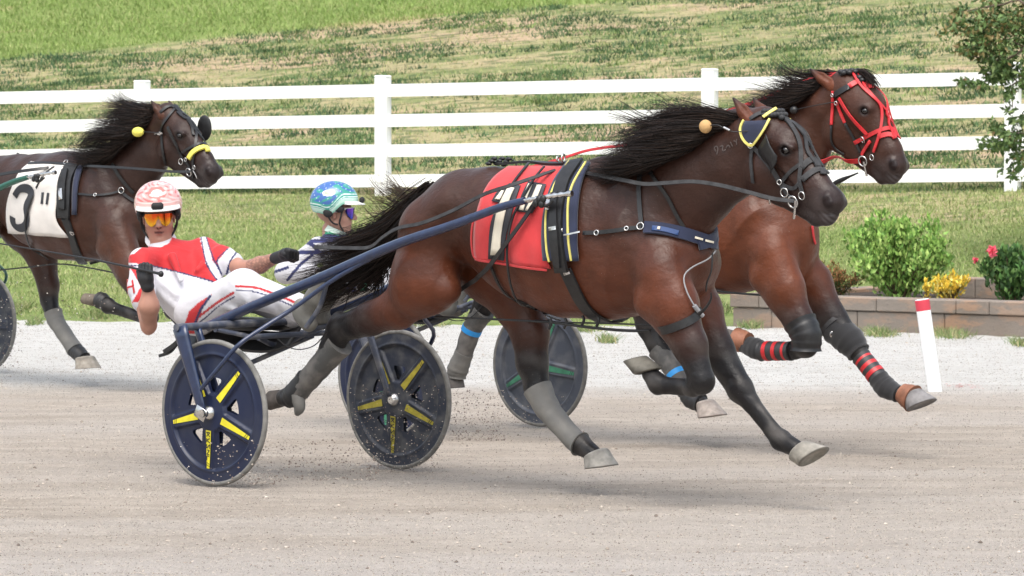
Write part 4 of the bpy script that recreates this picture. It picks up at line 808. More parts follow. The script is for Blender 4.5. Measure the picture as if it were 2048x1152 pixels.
strap(H, mb, [(1140, 472), (1150, 470), (1168, 467)], .008, off=.05, t=.006); strap(H, mb, [(1135, 543), (1146, 540)], .02, off=.03, t=.006)
mb.split('buckle', M_SIL, hs)
mb = MB(); strap(H, mb, [(988, 333), (1010, 330), (1040, 330), (1075, 333), (1110, 335), (1150, 333)], .022, off=.02, t=.012)
for k in range(9): p, n = cast(H, 978 + k * 5, 334, .012); mb.add(*ellipsoid(p + [0, 0, .004 + .012 * (k % 3)], (.02, .012, .010), n=8, m=6))
mb.tube(catmull([H.F.pt(1007, 333), H.F.pt(1012, 322), H.F.pt(1022, 319), H.F.pt(1030, 324), H.F.pt(1034, 334)], 12), .004)
mb.build('back_strap', M_LEA, h)
mb = MB()
strap(H, mb, [(1168, 467), (1200, 466), (1230, 462), (1262, 458), (1284, 457)], .02, off=.016, mirror=True)
strap(H, mb, [(1283, 342), (1279, 370), (1280, 400), (1282, 430), (1285, 455)], .022, off=.012, mirror=True)
strap(H, mb, [(1303, 345), (1320, 370), (1338, 395), (1352, 425), (1368, 455)], .018, off=.012, mirror=True)
bc = mb.build('breast_collar', M_LEA, h)
mb = MB(); strap(H, mb, [(1290, 456), (1310, 458), (1340, 462), (1370, 468), (1402, 478), (1428, 488)], .058, off=.016, t=.012, mirror=True); mb.build('collar_pad', M_NAV, bc)
mb = MB(); strap(H, mb, [(1306, 460), (1330, 463), (1356, 469)], .024, off=.026, t=.003); mb.build('badge', pm('badge_blue', (.02, .055, .17), rough=.6), bc)
mb = MB(); strap(H, mb, [(1316, 461), (1321, 462)], .014, off=.031, t=.003); strap(H, mb, [(1386, 475), (1400, 479)], .010, off=.026, t=.002); strap(H, mb, [(1404, 480), (1418, 485)], .010, off=.026, t=.002); mb.split('lettering', M_NUMW, bc)
mb = MB(); rings(H, mb, [(1284, 455, 7), (1198, 467, 5), (1255, 459, 4)], .024); mb.split('ring', M_SIL, bc)
mb = MB(); cord(H, mb, [(1424, 503), (1410, 520), (1385, 530), (1366, 548), (1364, 565), (1372, 590), (1384, 612)], .0036, off=.02); cord(H, mb, [(1384, 612), (1392, 628), (1398, 634)], .011, off=.02); mb.build('cord', M_CORD, bc)
# hobbles: hangers over the barrel, loop round the near forearm, straps under the belly
mb = MB()
strap(H, mb, [(1086, 402), (1062, 440), (1035, 476), (1012, 503), (985, 530), (960, 553), (925, 576)], .022, off=.045)
strap(H, mb, [(1060, 335), (1040, 360), (1022, 385)], .014, off=.024); strap(H, mb, [(1094, 345), (1075, 368), (1050, 410), (1036, 438), (1028, 470), (1025, 510), (1031, 560), (1045, 595), (1066, 618)], .014, off=.034)
strap(H, mb, [(985, 530), (1000, 565), (1022, 592), (1060, 614), (1100, 632), (1120, 642)], .018, off=.014)
strap(H, mb, [(1398, 622), (1385, 638), (1362, 650), (1330, 660), (1300, 662)], .040, off=.014)
P_ = lambda x, y, Y=-.16: H.F.pt(x, y, Y)
mb.tube(catmull([P_(1300, 661, -.1), P_(1250, 661, -.12), (P_(1180, 655, -.12)), P_(1110, 645, -.12), P_(1070, 642, -.1)], 20), .007)
mb.tube(catmull([P_(1300, 650, -.1), P_(1250, 648, -.12), (P_(1180, 646, -.12)), P_(1110, 645, -.12)], 20), .004)
mb.tube(catmull([P_(1110, 645, -.12), P_(1020, 640, -.13), P_(930, 636, -.14), P_(870, 634, -.14)], 20), .005)
mb.tube(catmull([P_(1398, 628, -.22), P_(1412, 615, -.24), P_(1422, 598, -.25), P_(1422, 585, -.26)], 12), [.009, .008, .007, .007, .006, .006, .006, .005, .005, .004, .004, .003])
mb.tube(catmull([P_(1425, 505, -.05), P_(1423, 540, -.06), P_(1414, 565, -.06), P_(1412, 583, -.06)], 12), .004)
for x, y in ((1130, 645), (1165, 640), (1100, 646), (1195, 641)): mb.tube(catmull([P_(x, y - 8, -.12), P_(x + 3, y, -.12), P_(x - 2, y + 12, -.12)], 6), .007)
mb.build('hobble', M_LEA, h)
# bridle
mb = MB()
for e, w_ in (([(1503, 288), (1520, 306), (1545, 338), (1561, 364)], .022), ([(1564, 366), (1580, 345), (1600, 330)], .018), ([(1565, 236), (1584, 256), (1598, 285), (1603, 325), (1601, 362), (1607, 385)], .020),
            ([(1562, 232), (1590, 252), (1612, 280), (1630, 312), (1640, 330)], .018), ([(1604, 336), (1614, 324), (1628, 318), (1642, 322)], .030), ([(1606, 360), (1622, 346), (1640, 338), (1652, 340)], .030),
            ([(1600, 366), (1592, 378), (1576, 374), (1562, 366)], .018), ([(1505, 292), (1504, 320), (1506, 345), (1508, 365)], .016), ([(1563, 368), (1570, 380), (1580, 392), (1590, 402)], .018), ([(1502, 240), (1520, 228), (1545, 226), (1562, 232)], .022)):
    strap(H, mb, e, w_, off=.009, t=.006, mirror=True, step=5)
for k in range(14): p, n = cast(H, 1530 + (k % 7) * 6, 226 + (k // 7) * 7, .012); mb.add(*ellipsoid(p, (.018, .016, .013), n=8, m=6)); 
br = mb.build('bridle', M_LEAG, h)
pa = patch(H, [(1491, 244), (1484, 262), (1490, 280), (1503, 288)], [(1540, 243), (1532, 262), (1518, 280), (1507, 289)], .012, 8, 8, 'ear_hood', M_NAV, mirror=True)
mb = MB(); strap(H, mb, [(1493, 243), (1484, 260), (1489, 280), (1505, 290), (1519, 280), (1532, 261), (1540, 242)], .011, off=.02, mirror=True, step=4); strap(H, mb, [(1529, 240), (1540, 231), (1549, 226)], .014, off=.03); mb.split('piping', M_YEL, pa)
patch(H, [(1535, 275), (1522, 296), (1528, 318), (1546, 336)], [(1543, 274), (1553, 294), (1562, 315), (1556, 334)], .014, 8, 8, 'blinker', M_LEA, br, mirror=True, lift=lambda v, u: .035 * u * np.ones_like(v))
mb = MB(); rings(H, mb, [(1562, 364, 5), (1573, 384, 9), (1590, 402, 12), (1608, 390, 8), (1503, 290, 5)]); cord(H, mb, [(1597, 398), (1597, 412), (1593, 430)], .006, off=.02); strap(H, mb, [(1546, 389), (1548, 401)], .008, off=.03)
mb.split('ring', M_SIL, br)
mb = MB(); p = H.F.pt(1411, 253, -.16); mb.add(*ellipsoid(p, (.031, .026, .031))); ep = mb.build('ear_plug', M_CORK, h)
mb = MB(); mb.tube(catmull([p, H.F.pt(1435, 250, -.16), H.F.pt(1462, 263, -.14), H.F.pt(1500, 262, -.1)], 12), .0025); mb.build('cord', M_LEA, ep)
mb = MB(); mb.tube(catmull([H.F.pt(1448, 255, -.15), H.F.pt(1460, 261, -.15)], 4), .006); mb.build('clip', M_SIL, ep)
mb = MB()
for st in ([(1433, 303), (1428, 297), (1432, 291), (1438, 295), (1435, 305), (1434, 309)], [(1440, 294), (1448, 290), (1444, 303), (1452, 299)], [(1453, 297), (1456, 288), (1461, 295)], [(1461, 284), (1466, 287), (1462, 290), (1466, 293)], [(1468, 281), (1470, 286), (1474, 284)], [(1474, 278), (1474, 290)]):
    strap(H, mb, st, .006, off=.0025, t=.001, step=3)
mb.split('brand_mark', pm('brand_grey', (.075, .055, .050), rough=.6), h)
# rein: from the driver's hands over the rump, through the saddle ring, to the bit
def rein(H, name, pts, w, mat, n=60):
    w = w * .78
    P = catmull([H.F.pt(x, y, Y) for x, y, Y in pts], n); mb = MB(); N = np.tile([.1, -1.0, .35], (n, 1)); mb.add(*sweep_ribbon(P, N, w, .005)); return mb.build(name, mat, H.root)
rein(H, 'rein', [(628, 494, -.1), (700, 496, -.12), (740, 494, -.15), (766, 474, -.22), (797, 456, -.30), (844, 446, -.33), (906, 421, -.34), (969, 388, -.34), (1020, 371, -.34), (1070, 354, -.26), (1104, 342, -.17), (1128, 335, -.09)], .024, M_LEAG)
rein(H, 'rein', [(1128, 335, -.09), (1180, 347, -.16), (1250, 361, -.25), (1290, 368, -.24), (1330, 366, -.22), (1385, 363, -.20), (1438, 370, -.18), (1492, 383, -.17), (1546, 397, -.13), (1588, 402, -.1)], .024, M_LEAG)
# boots
J = H.J; A = lambda n: J[n][0]
b_ = seg_boot(H, A('hock_n') + [0, 0, -.07], A('fet_n') + [0.03, 0, .02], .072, .056, M_BOOTG)
boot(H, [A('can2_n') + [.02, 0, .03], A('fet_n'), A('pas_n') + [.03, 0, 0]], [.052, .060, .048], M_BOOTD, 'ankle_boot')
mb = MB(); mb.tube(catmull([A('fet_n') + [.03, -.02, 0], A('fet_n') + [.05, -.02, -.06], A('fet_n') + [.03, -.02, -.10]], 8), [.035, .034, .032, .03, .028, .025, .02, .012]); mb.build('boot_flap', M_BOOT, b_)
boot(H, [A('hock_f') + [-.01, 0, .02], A('hock2_f'), A('can_f'), A('can2_f'), A('fet_f') + [.0, 0, .0]], [.074, .068, .060, .056, .062], M_BOOT)
J = H2.J
# ================= horse 2
H = H2; h = H.root
mb = MB()
for e, w_ in (([(1680, 196), (1696, 222), (1712, 243), (1736, 270)], .017), ([(1668, 182), (1667, 210), (1665, 250)], .016), ([(1676, 204), (1684, 228), (1691, 246)], .016), ([(1712, 147), (1728, 173), (1751, 199), (1772, 224), (1785, 246), (1793, 270)], .012),
            ([(1704, 148), (1722, 174), (1745, 195), (1760, 212), (1763, 246), (1757, 280), (1749, 304)], .015), ([(1710, 286), (1736, 272), (1762, 260), (1780, 257), (1794, 268)], .022), ([(1757, 274), (1775, 268), (1794, 272)], .026), ([(1742, 282), (1733, 296), (1725, 310)], .018), ([(1699, 174), (1712, 166), (1725, 163), (1744, 172)], .030)):
    strap(H, mb, e, w_, off=.010, t=.007, mirror=True, step=5)
strap(H, mb, [(1637, 323), (1680, 322), (1723, 321)], .026, off=.01)
br = mb.build('bridle', M_REDS, h)
mb = MB()
for e, w_ in (([(1668, 191), (1682, 183), (1699, 174)], .032), ([(1691, 246), (1702, 266), (1712, 282), (1723, 306)], .014), ([(1665, 252), (1664, 280), (1672, 296), (1690, 308)], .012), ([(1680, 150), (1694, 144), (1712, 144), (1732, 152)], .035)): strap(H, mb, e, w_, off=.009, t=.007, mirror=True, step=5)
for k in range(10): p, n = cast(H, 1683 + k * 5, 147 + (k % 2) * 3 - (k * .6 if k < 5 else 3 - (k - 5)), .012); mb.add(*ellipsoid(p, (.02, .016, .014), n=8, m=6))
mb.tube(catmull([H.F.pt(1664, 369, .0), H.F.pt(1690, 357, 0.0), H.F.pt(1716, 346, 0)], 8), [.008, .012, .013, .012, .009, .006, .005, .004]); mb.split('headstall', M_LEA, br)
mb = MB(); rings(H, mb, [(1730, 277, 7), (1729, 321, 10), (1748, 314, 6), (1676, 205, 4), (1668, 190, 3)]); cord(H, mb, [(1732, 321), (1735, 335), (1736, 350)], .006, off=.02); mb.split('ring', M_SIL, br)
mb = MB(); mb.add(*ellipsoid(H.F.pt(1588, 220, -.14), (.024, .021, .021))); mb.tube(catmull([H.F.pt(1588, 220, -.14), H.F.pt(1625, 212, -.14), H.F.pt(1668, 204, -.1)], 8), .0025); mb.build('ear_plug', M_LEA, h)
rein(H, 'check_rein', [(1300, 285, 0), (1380, 252, 0), (1440, 228, -.02), (1487, 212, -.06), (1532, 196, -.07), (1556, 185, -.07), (1600, 168, -.07), (1640, 152, -.05), (1675, 148, -.03)], .030, M_REDS)
rein(H, 'rein', [(1020, 345, .0), (1070, 332, 0), (1120, 318, -.05), (1190, 298, -.05), (1300, 290, -.12), (1450, 310, -.2), (1637, 323, -.12)], .02, M_REDS)
mb = MB(); strap(H, mb, [(1330, 560), (1400, 572), (1450, 580)], .02, off=.012); P_ = lambda x, y, Y=-.16: H.F.pt(x, y, Y); mb.tube(catmull([P_(1440, 583), P_(1480, 587), P_(1525, 590)], 8), .006); mb.build('hobble', M_LEA, h)
mb = MB(); strap(H, mb, [(1622, 452), (1624, 475), (1628, 488)], .014, off=.01); mb.build('strap', M_REDS, h)
patch(H, [(1215, 400), (1205, 440), (1205, 490)], [(1390, 345), (1385, 420), (1390, 490)], .012, 12, 12, 'saddle_cloth', M_CLR, mirror=True)
A = lambda n: J[n][0]
# knee boot and striped shin boots, bell boots
def striped(H, a, b, ra, rb):
    o = boot(H, [a, (a + b) / 2, b], [ra, (ra + rb) / 2, rb], M_BOOTD, 'shin_boot', rings=[(.22, .024, M_REDS, 'tape'), (.50, .024, M_REDS, 'tape'), (.78, .024, M_REDS, 'tape')])
boot(H, [A('arm2_n') + [.01, 0, -.01], A('knee_n') + [.0, 0, .05], A('knee_n') + [0.0, 0, -.03]], [.088, .084, .078], M_LEA, 'knee_boot')
striped(H, H.F.pt(1583, 702, -.17), H.F.pt(1523, 702, -.17), .050, .052)
boot(H, [H.F.pt(1527, 702, -.17), A('fetf_n'), A('pasf_n')], [.050, .058, .046], M_FAB, 'ankle_wrap')
boot(H, [H.F.pt(1498, 684, -.17), H.F.pt(1486, 682, -.17), H.F.pt(1474, 680, -.17)], [.048, .060, .062], M_RUB, 'bell_boot')
boot(H, [A('arm2_f') + [.02, 0, -.05], A('knee_f'), A('canf_f')], [.080, .084, .062], M_FAB, 'knee_wrap')
mb = MB()
c = A('arm2_f') + [.02, 0, -.035]; T = nrm(A('knee_f') - A('arm2_f')); mb.tube([c - T * .012, c + T * .012], [.085, .085], 18); ks = mb.build('knee_strap', M_LEAG, h); mb = MB(); mb.add(*ellipsoid(H.F.pt(1664, 668, .08), (.014, .012, .022))); mb.build('buckle', M_SIL, ks)
striped(H, H.F.pt(1722, 713, .15), H.F.pt(1758, 758, .15), .052, .052)
boot(H, [H.F.pt(1757, 757, .15), A('fetf_f'), A('pasf_f')], [.054, .060, .044], M_FAB, 'ankle_wrap')
boot(H, [H.F.pt(1804, 785, .15), H.F.pt(1814, 791, .15), H.F.pt(1826, 797, .15)], [.050, .064, .070], M_RUB, 'bell_boot')
boot(H, [A('hock_f') + [.0, 0, -.02], A('can_f'), A('can2_f')], [.068, .062, .055], M_BOOTG, rings=[(.72, .03, M_BTC, 'blue_tape')])
boot(H, [A('hock_n') + [.0, 0, -.04], A('can_n'), A('can2_n')], [.066, .062, .054], M_BOOTG, rings=[(.60, .03, M_BTC, 'blue_tape')])
boot(H, [A('can2_n') + [.01, 0, .02], A('fet_n'), A('fet_n') + [-.01, 0, -.05]], [.052, .062, .050], M_BOOT, 'ankle_boot')
boot(H, [A('can2_f'), A('fet_f'), A('pas_f')], [.050, .056, .05], M_BOOTD, 'ankle_boot')
# ================= horse 3
H = H3; h = H.root; J = H.J
sc = patch(H, [(64, 326), (42, 345), (26, 378), (17, 408), (15, 439), (19, 464)], [(140, 332), (126, 360), (118, 397), (116, 439), (139, 474)], .012, 16, 18, 'saddle_cloth', M_CLW, mirror=True, wav=.006)
mb = MB(); strap(H, mb, [(34, 393), (40, 383), (47, 378), (59, 378), (66, 384), (67, 391), (62, 402), (57, 412), (57, 421), (59, 432), (58, 444), (53, 453), (41, 454), (33, 448), (30, 440), (30, 432)], .058, off=.022, t=.002, step=3)
strap(H, mb, [(90, 386), (88, 408)], .022, off=.022, t=.002); strap(H, mb, [(101, 387), (98, 409)], .022, off=.022, t=.002); mb.split('numeral', M_NUMB, sc)
mb = MB(); strap(H, mb, [(148, 333), (134, 360), (131, 400), (132, 436)], .105, off=.028, t=.014, mirror=True); strap(H, mb, [(132, 434), (146, 470), (154, 500), (166, 528)], .062, off=.014, t=.012, mirror=True); strap(H, mb, [(136, 345), (130, 380), (132, 420)], .05, off=.045, t=.012)
strap(H, mb, [(60, 330), (100, 329), (150, 333)], .02, off=.018); mb.tube(catmull([H.F.pt(35, 307), H.F.pt(50, 316), H.F.pt(70, 323), H.F.pt(120, 325)], 10), .008); hs = mb.build('harness_saddle', M_LEA, h)
patch(H, [(157, 334), (150, 370), (148, 430)], [(170, 335), (160, 370), (157, 430)], .014, 4, 10, 'saddle_pad', M_NAV, mirror=True, th=.012)
mb = MB(); strap(H, mb, [(148, 460), (158, 458), (158, 468), (149, 470), (148, 460)], .006, off=.04); strap(H, mb, [(129, 382), (131, 402)], .028, off=.06); rings(H, mb, [(136, 330, 5)], .03); mb.split('buckle', M_SIL, hs)
mb = MB(); strap(H, mb, [(155, 388), (185, 391), (215, 390), (243, 382)], .014, off=.014, mirror=True); strap(H, mb, [(226, 328), (236, 346), (252, 368), (268, 386)], .024, off=.012, mirror=True); strap(H, mb, [(243, 382), (256, 396), (272, 405)], .02, off=.014, mirror=True); bc = mb.build('breast_collar', M_LEA, h)
mb = MB(); rings(H, mb, [(245, 381, 6), (193, 391, 3)], .02); mb.split('ring', M_SIL, bc)
mb = MB(); strap(H, mb, [(72, 392), (62, 420), (57, 450), (64, 485), (78, 505), (100, 512)], .016, off=.03); strap(H, mb, [(112, 336), (90, 352), (76, 378)], .012, off=.02); P_ = H.F.pt
mb.tube(catmull([P_(0, 540, -.1), P_(60, 534, -.12), P_(120, 528, -.15), P_(180, 536, -.15), P_(240, 548, -.15)], 20), .005); mb.build('hobble', M_LEA, h)
mb = MB()
for e, w_ in (([(352, 214), (337, 236), (325, 254), (325, 275), (327, 300), (332, 326)], .018), ([(337, 254), (348, 278), (359, 300), (368, 318)], .02), ([(356, 214), (376, 237), (390, 258), (392, 290), (388, 325), (387, 356)], .018), ([(344, 215), (362, 222), (380, 240), (400, 272)], .018),
            ([(366, 304), (391, 291), (412, 284)], .018), ([(368, 318), (380, 330), (384, 342)], .016), ([(322, 226), (335, 214), (352, 214)], .022)): strap(H, mb, e, w_, off=.010, t=.007, mirror=True, step=4)
br = mb.build('bridle', M_LEA, h)
mb = MB(); strap(H, mb, [(381, 317), (388, 306), (400, 299), (419, 295)], .032, off=.018, t=.014, step=3); mb.build('noseband', M_YFOAM, br)
mb = MB(); rings(H, mb, [(365, 323, 6), (375, 318, 4), (381, 343, 8), (392, 334, 4), (322, 266, 3)]); cord(H, mb, [(390, 340), (396, 346), (398, 355)], .004, off=.015); strap(H, mb, [(312, 268), (330, 264)], .012, off=.02); mb.split('ring', M_SIL, br)
mb = MB(); c = H.F.pt(409, 256, .16); mb.add(*ellipsoid(c, (.055, .012, .085), rot=[[.95, -.3, 0], [.3, .95, 0], [0, 0, 1]])); mb.build('blinker', M_LEA, br)
mb = MB(); p = H.F.pt(276, 264, -.16); mb.add(*ellipsoid(p, (.05, .03, .032))); ep = mb.build('ear_plug', M_YFOAM, h); mb = MB(); mb.tube(catmull([p, H.F.pt(295, 264, -.15), H.F.pt(320, 266, -.12)], 8), .003); mb.build('cord', M_LEA, ep)
rein(H, 'rein', [(-60, 362, -.3), (0, 349, -.33), (43, 342, -.33), (90, 336, -.25), (125, 331, -.12), (139, 331, -.1)], .028, M_LEA); rein(H, 'rein', [(139, 331, -.1), (200, 333, -.24), (270, 337, -.22), (346, 343, -.14), (381, 343, -.1)], .022, M_LEA)
A = lambda n: J[n][0]
boot(H, [A('hock_f') + [.0, 0, .01], A('hock2_f'), A('can_f'), A('can2_f')], [.066, .064, .058, .058], M_BOOT)
boot(H, [A('can2_f') + [.0, 0, 0], A('fet_f'), A('pas_f')], [.052, .054, .046], M_BOOTD, 'ankle_boot')
boot(H, [H.F.pt(212, 606, -.17), H.F.pt(205, 602, -.17), H.F.pt(199, 600, -.17)], [.044, .056, .052], M_BOOTD, 'bell_boot')
# ------------------------------------------------------------------ manes, forelocks, tails
def G(H, L): return [[H.F.pt(*q) for q in g] for g in L]
# horse 1 mane: roots run down the crest from the poll, the hair streams back
g1 = [[(1508, 235, 0), (1470, 231, -.06), (1410, 223, -.05), (1345, 225, -.0), (1300, 235, .05)],
      [(1490, 245, 0), (1450, 239, -.09), (1390, 235, -.10), (1320, 245, -.02), (1262, 271, .0)],
      [(1462, 255, 0), (1420, 259, -.13), (1350, 259, -.16), (1280, 277, -.10), (1225, 303, -.05)],
      [(1432, 265, 0), (1385, 285, -.16), (1320, 293, -.20), (1265, 303, -.16), (1205, 328, -.1)],
      [(1400, 277, 0), (1360, 305, -.17), (1300, 315, -.22), (1250, 325, -.2), (1195, 341, -.14)],
      [(1360, 295, 0), (1330, 315, -.16), (1280, 333, -.22), (1235, 339, -.2), (1180, 343, -.12)],
      [(1310, 309, 0), (1285, 329, -.14), (1250, 341, -.18), (1215, 345, -.17), (1180, 337, -.1)]]
hair('mane', G(H1, g1), 4600, M_HAIR, H1.root, r=.0016, jit=.018, clump=.85, nclump=50, seed=3, lmin=.28, rootjit=.006)
g1b = [[(1440, 236, -.04), (1380, 218, -.04), (1330, 222, 0), (1285, 205, .06), (1262, 196, .1)], [(1420, 246, -.06), (1350, 235, -.06), (1300, 250, 0), (1262, 244, .06), (1235, 236, .1)], [(1400, 262, -.1), (1330, 268, -.06), (1280, 280, 0), (1240, 285, .06), (1205, 300, .1)]]
hair('mane_wisps', G(H1, g1b), 160, M_HAIR, H1.root, r=.0022, jit=.03, clump=.85, nclump=14, seed=4)
t1 = [[(862, 380, 0), (820, 410, .0), (770, 452, -.02), (690, 478, .0), (640, 486, .04)],
      [(862, 392, 0), (822, 430, .0), (775, 474, -.02), (700, 496, -.04), (620, 520, .0)],
      [(862, 402, 0), (815, 460, .0), (760, 505, .02), (670, 545, -.04), (575, 575, -.02)],
      [(862, 412, 0), (812, 480, .0), (770, 525, .05), (680, 572, .0), (590, 600, .02)]]
hair('tail', G(H1, t1), 2600, M_HAIR, H1.root, r=.0019, jit=.017, clump=.55, nclump=40, seed=5, rootjit=.022)
t1b = [[(858, 380, .0), (815, 385, .1), (790, 372, .18), (760, 360, .2), (738, 362, .2)], [(856, 384, .0), (815, 400, .1), (790, 392, .18), (765, 378, .2), (748, 358, .2)], [(850, 392, .0), (800, 425, .1), (770, 425, .18), (745, 415, .2), (735, 395, .2)], [(840, 400, 0), (790, 440, .1), (765, 442, .18), (748, 436, .2), (742, 428, .2)]]
hair('tail_wisps', G(H1, t1b), 230, M_HAIR, H1.root, r=.0017, jit=.022, clump=.9, nclump=16, seed=6, col=((.03, .018, .012), (.07, .045, .025)))
t1c = [[(700, 520, 0), (660, 545, -.05), (620, 580, -.06), (560, 600, -.05)], [(770, 520, .05), (780, 560, .1), (760, 585, .12), (715, 600, .12)]]
hair('tail_ends', G(H1, t1c), 260, M_HAIR, H1.root, r=.0022, jit=.03, clump=.8, nclump=16, seed=8)
# horse 2
g2 = [[(1680, 150, 0), (1650, 145, -.04), (1610, 150, -.03), (1575, 135, .0), (1560, 105, .03)],
      [(1665, 160, 0), (1630, 162, -.07), (1600, 168, -.05), (1570, 160, .0), (1545, 150, .03)],
      [(1640, 170, 0), (1610, 185, -.11), (1570, 192, -.12), (1530, 192, -.06), (1490, 200, .0)],
      [(1605, 186, 0), (1580, 205, -.13), (1540, 212, -.14), (1500, 212, -.06), (1455, 222, .0)],
      [(1560, 205, 0), (1540, 225, -.14), (1500, 235, -.16), (1460, 236, -.1), (1400, 250, -.04)],
      [(1520, 232, 0), (1500, 250, -.13), (1450, 262, -.16), (1400, 268, -.1), (1340, 285, -.04)]]
hair('mane', G(H2, g2), 1500, M_HAIR, H2.root, r=.0017, jit=.022, clump=.88, nclump=34, seed=9, lmin=.22)
hair('forelock', G(H2, [[(1700, 150, 0), (1722, 146, 0), (1742, 158, -.02), (1756, 178, -.03)], [(1706, 146, .03), (1728, 146, .04), (1746, 162, .03), (1758, 185, .02)]]), 140, M_HAIR, H2.root, r=.0025, jit=.01, seed=10)
# horse 3
g3 = [[(330, 218, 0), (300, 212, -.04), (265, 205, .0), (240, 195, .04), (225, 180, .06)],
      [(320, 226, 0), (290, 225, -.1), (255, 222, -.05), (225, 225, .0), (200, 232, .04)],
      [(310, 236, 0), (280, 248, -.14), (240, 250, -.13), (205, 258, -.05), (180, 262, .0)],
      [(292, 246, 0), (262, 268, -.15), (230, 275, -.16), (195, 285, -.08), (165, 300, .0)],
      [(268, 262, 0), (245, 285, -.15), (215, 296, -.17), (180, 302, -.1), (140, 312, -.04)],
      [(240, 286, 0), (225, 305, -.14), (200, 315, -.17), (170, 316, -.14), (128, 310, -.06)],
      [(210, 310, 0), (195, 322, -.12), (180, 326, -.15), (160, 324, -.14), (130, 320, -.1)]]
hair('mane', G(H3, g3), 2900, M_HAIR, H3.root, r=.0020, jit=.024, clump=.88, nclump=36, seed=12, lmin=.28)
t3 = [[(-66, 340, 0), (-110, 370, 0), (-160, 420, 0), (-200, 480, 0)], [(-66, 350, 0), (-110, 390, .03), (-150, 450, 0), (-180, 520, 0)]]
hair('tail', G(H3, t3), 500, M_HAIR, H3.root, r=.005, jit=.03, seed=13); t2 = [[(1142, 372, 0), (1110, 400, 0), (1060, 440, 0), (1000, 480, 0)], [(1142, 380, 0), (1110, 420, .03), (1070, 460, 0), (1010, 520, 0)]]
hair('tail', G(H2, t2), 500, M_HAIR, H2.root, r=.005, jit=.03, seed=14)
# ================================================================== SULKIES
M_TUBE = pm('navy_enamel', (.014, .026, .070), rough=.32, spec=.5, var=(30, .25), coat=.4, bump=(60, .12, .002))
M_TUBEG = pm('dusty_navy_enamel', (.05, .06, .09), rough=.55, var=(18, .5), bump=(80, .35, .002), var_col=(.26, .25, .24))
M_TYRE = pm('tyre_rubber', (.17, .165, .155), rough=.85, var=(20, .35), bump=(80, .5, .003))
M_DISC = pm('navy_wheel_plastic', (.010, .016, .046), rough=.38, spec=.35, var=(6, .4), coat=.08, var_col=(.05, .055, .07))
M_DISCD = pm('dusty_wheel_plastic', (.030, .036, .055), rough=.5, spec=.4, var=(14, .7), var_col=(.13, .13, .13))
M_DISCG = pm('grey_wheel_plastic', (.065, .075, .10), rough=.5, spec=.4, var=(12, .6), var_col=(.17, .175, .19))
M_STK = pm('yellow_sticker', (.72, .64, .03), rough=.4, var=(25, .12)); M_STKD = pm('dusty_yellow_sticker', (.40, .34, .04), rough=.6, var=(25, .3))
M_STKG = pm('green_sticker', (.05, .22, .13), rough=.5, var=(20, .3)); M_INK = pm('black_ink', (.02, .02, .02), rough=.5)
M_GRN = pm('green_enamel', (.006, .085, .055), rough=.35, coat=.4); M_CRM = pm('cream_enamel', (.62, .58, .42), rough=.4)
M_VINYL = pm('black_vinyl', (.02, .02, .022), rough=.5, var=(18, .3), bump=(40, .3, .004)); M_APR = pm('beige_panel', (.30, .27, .24), rough=.6, var=(9, .2))
M_WHT = pm('white_mark', (.75, .75, .73), rough=.5); M_NBLUE = pm('navy_fabric', (.02, .03, .09), rough=.7, var=(12, .2))
WR, HALF = .355, .66
def sm(x, a, b): t = np.clip((x - a) / (b - a), 0, 1); return t * t * (3 - 2 * t)
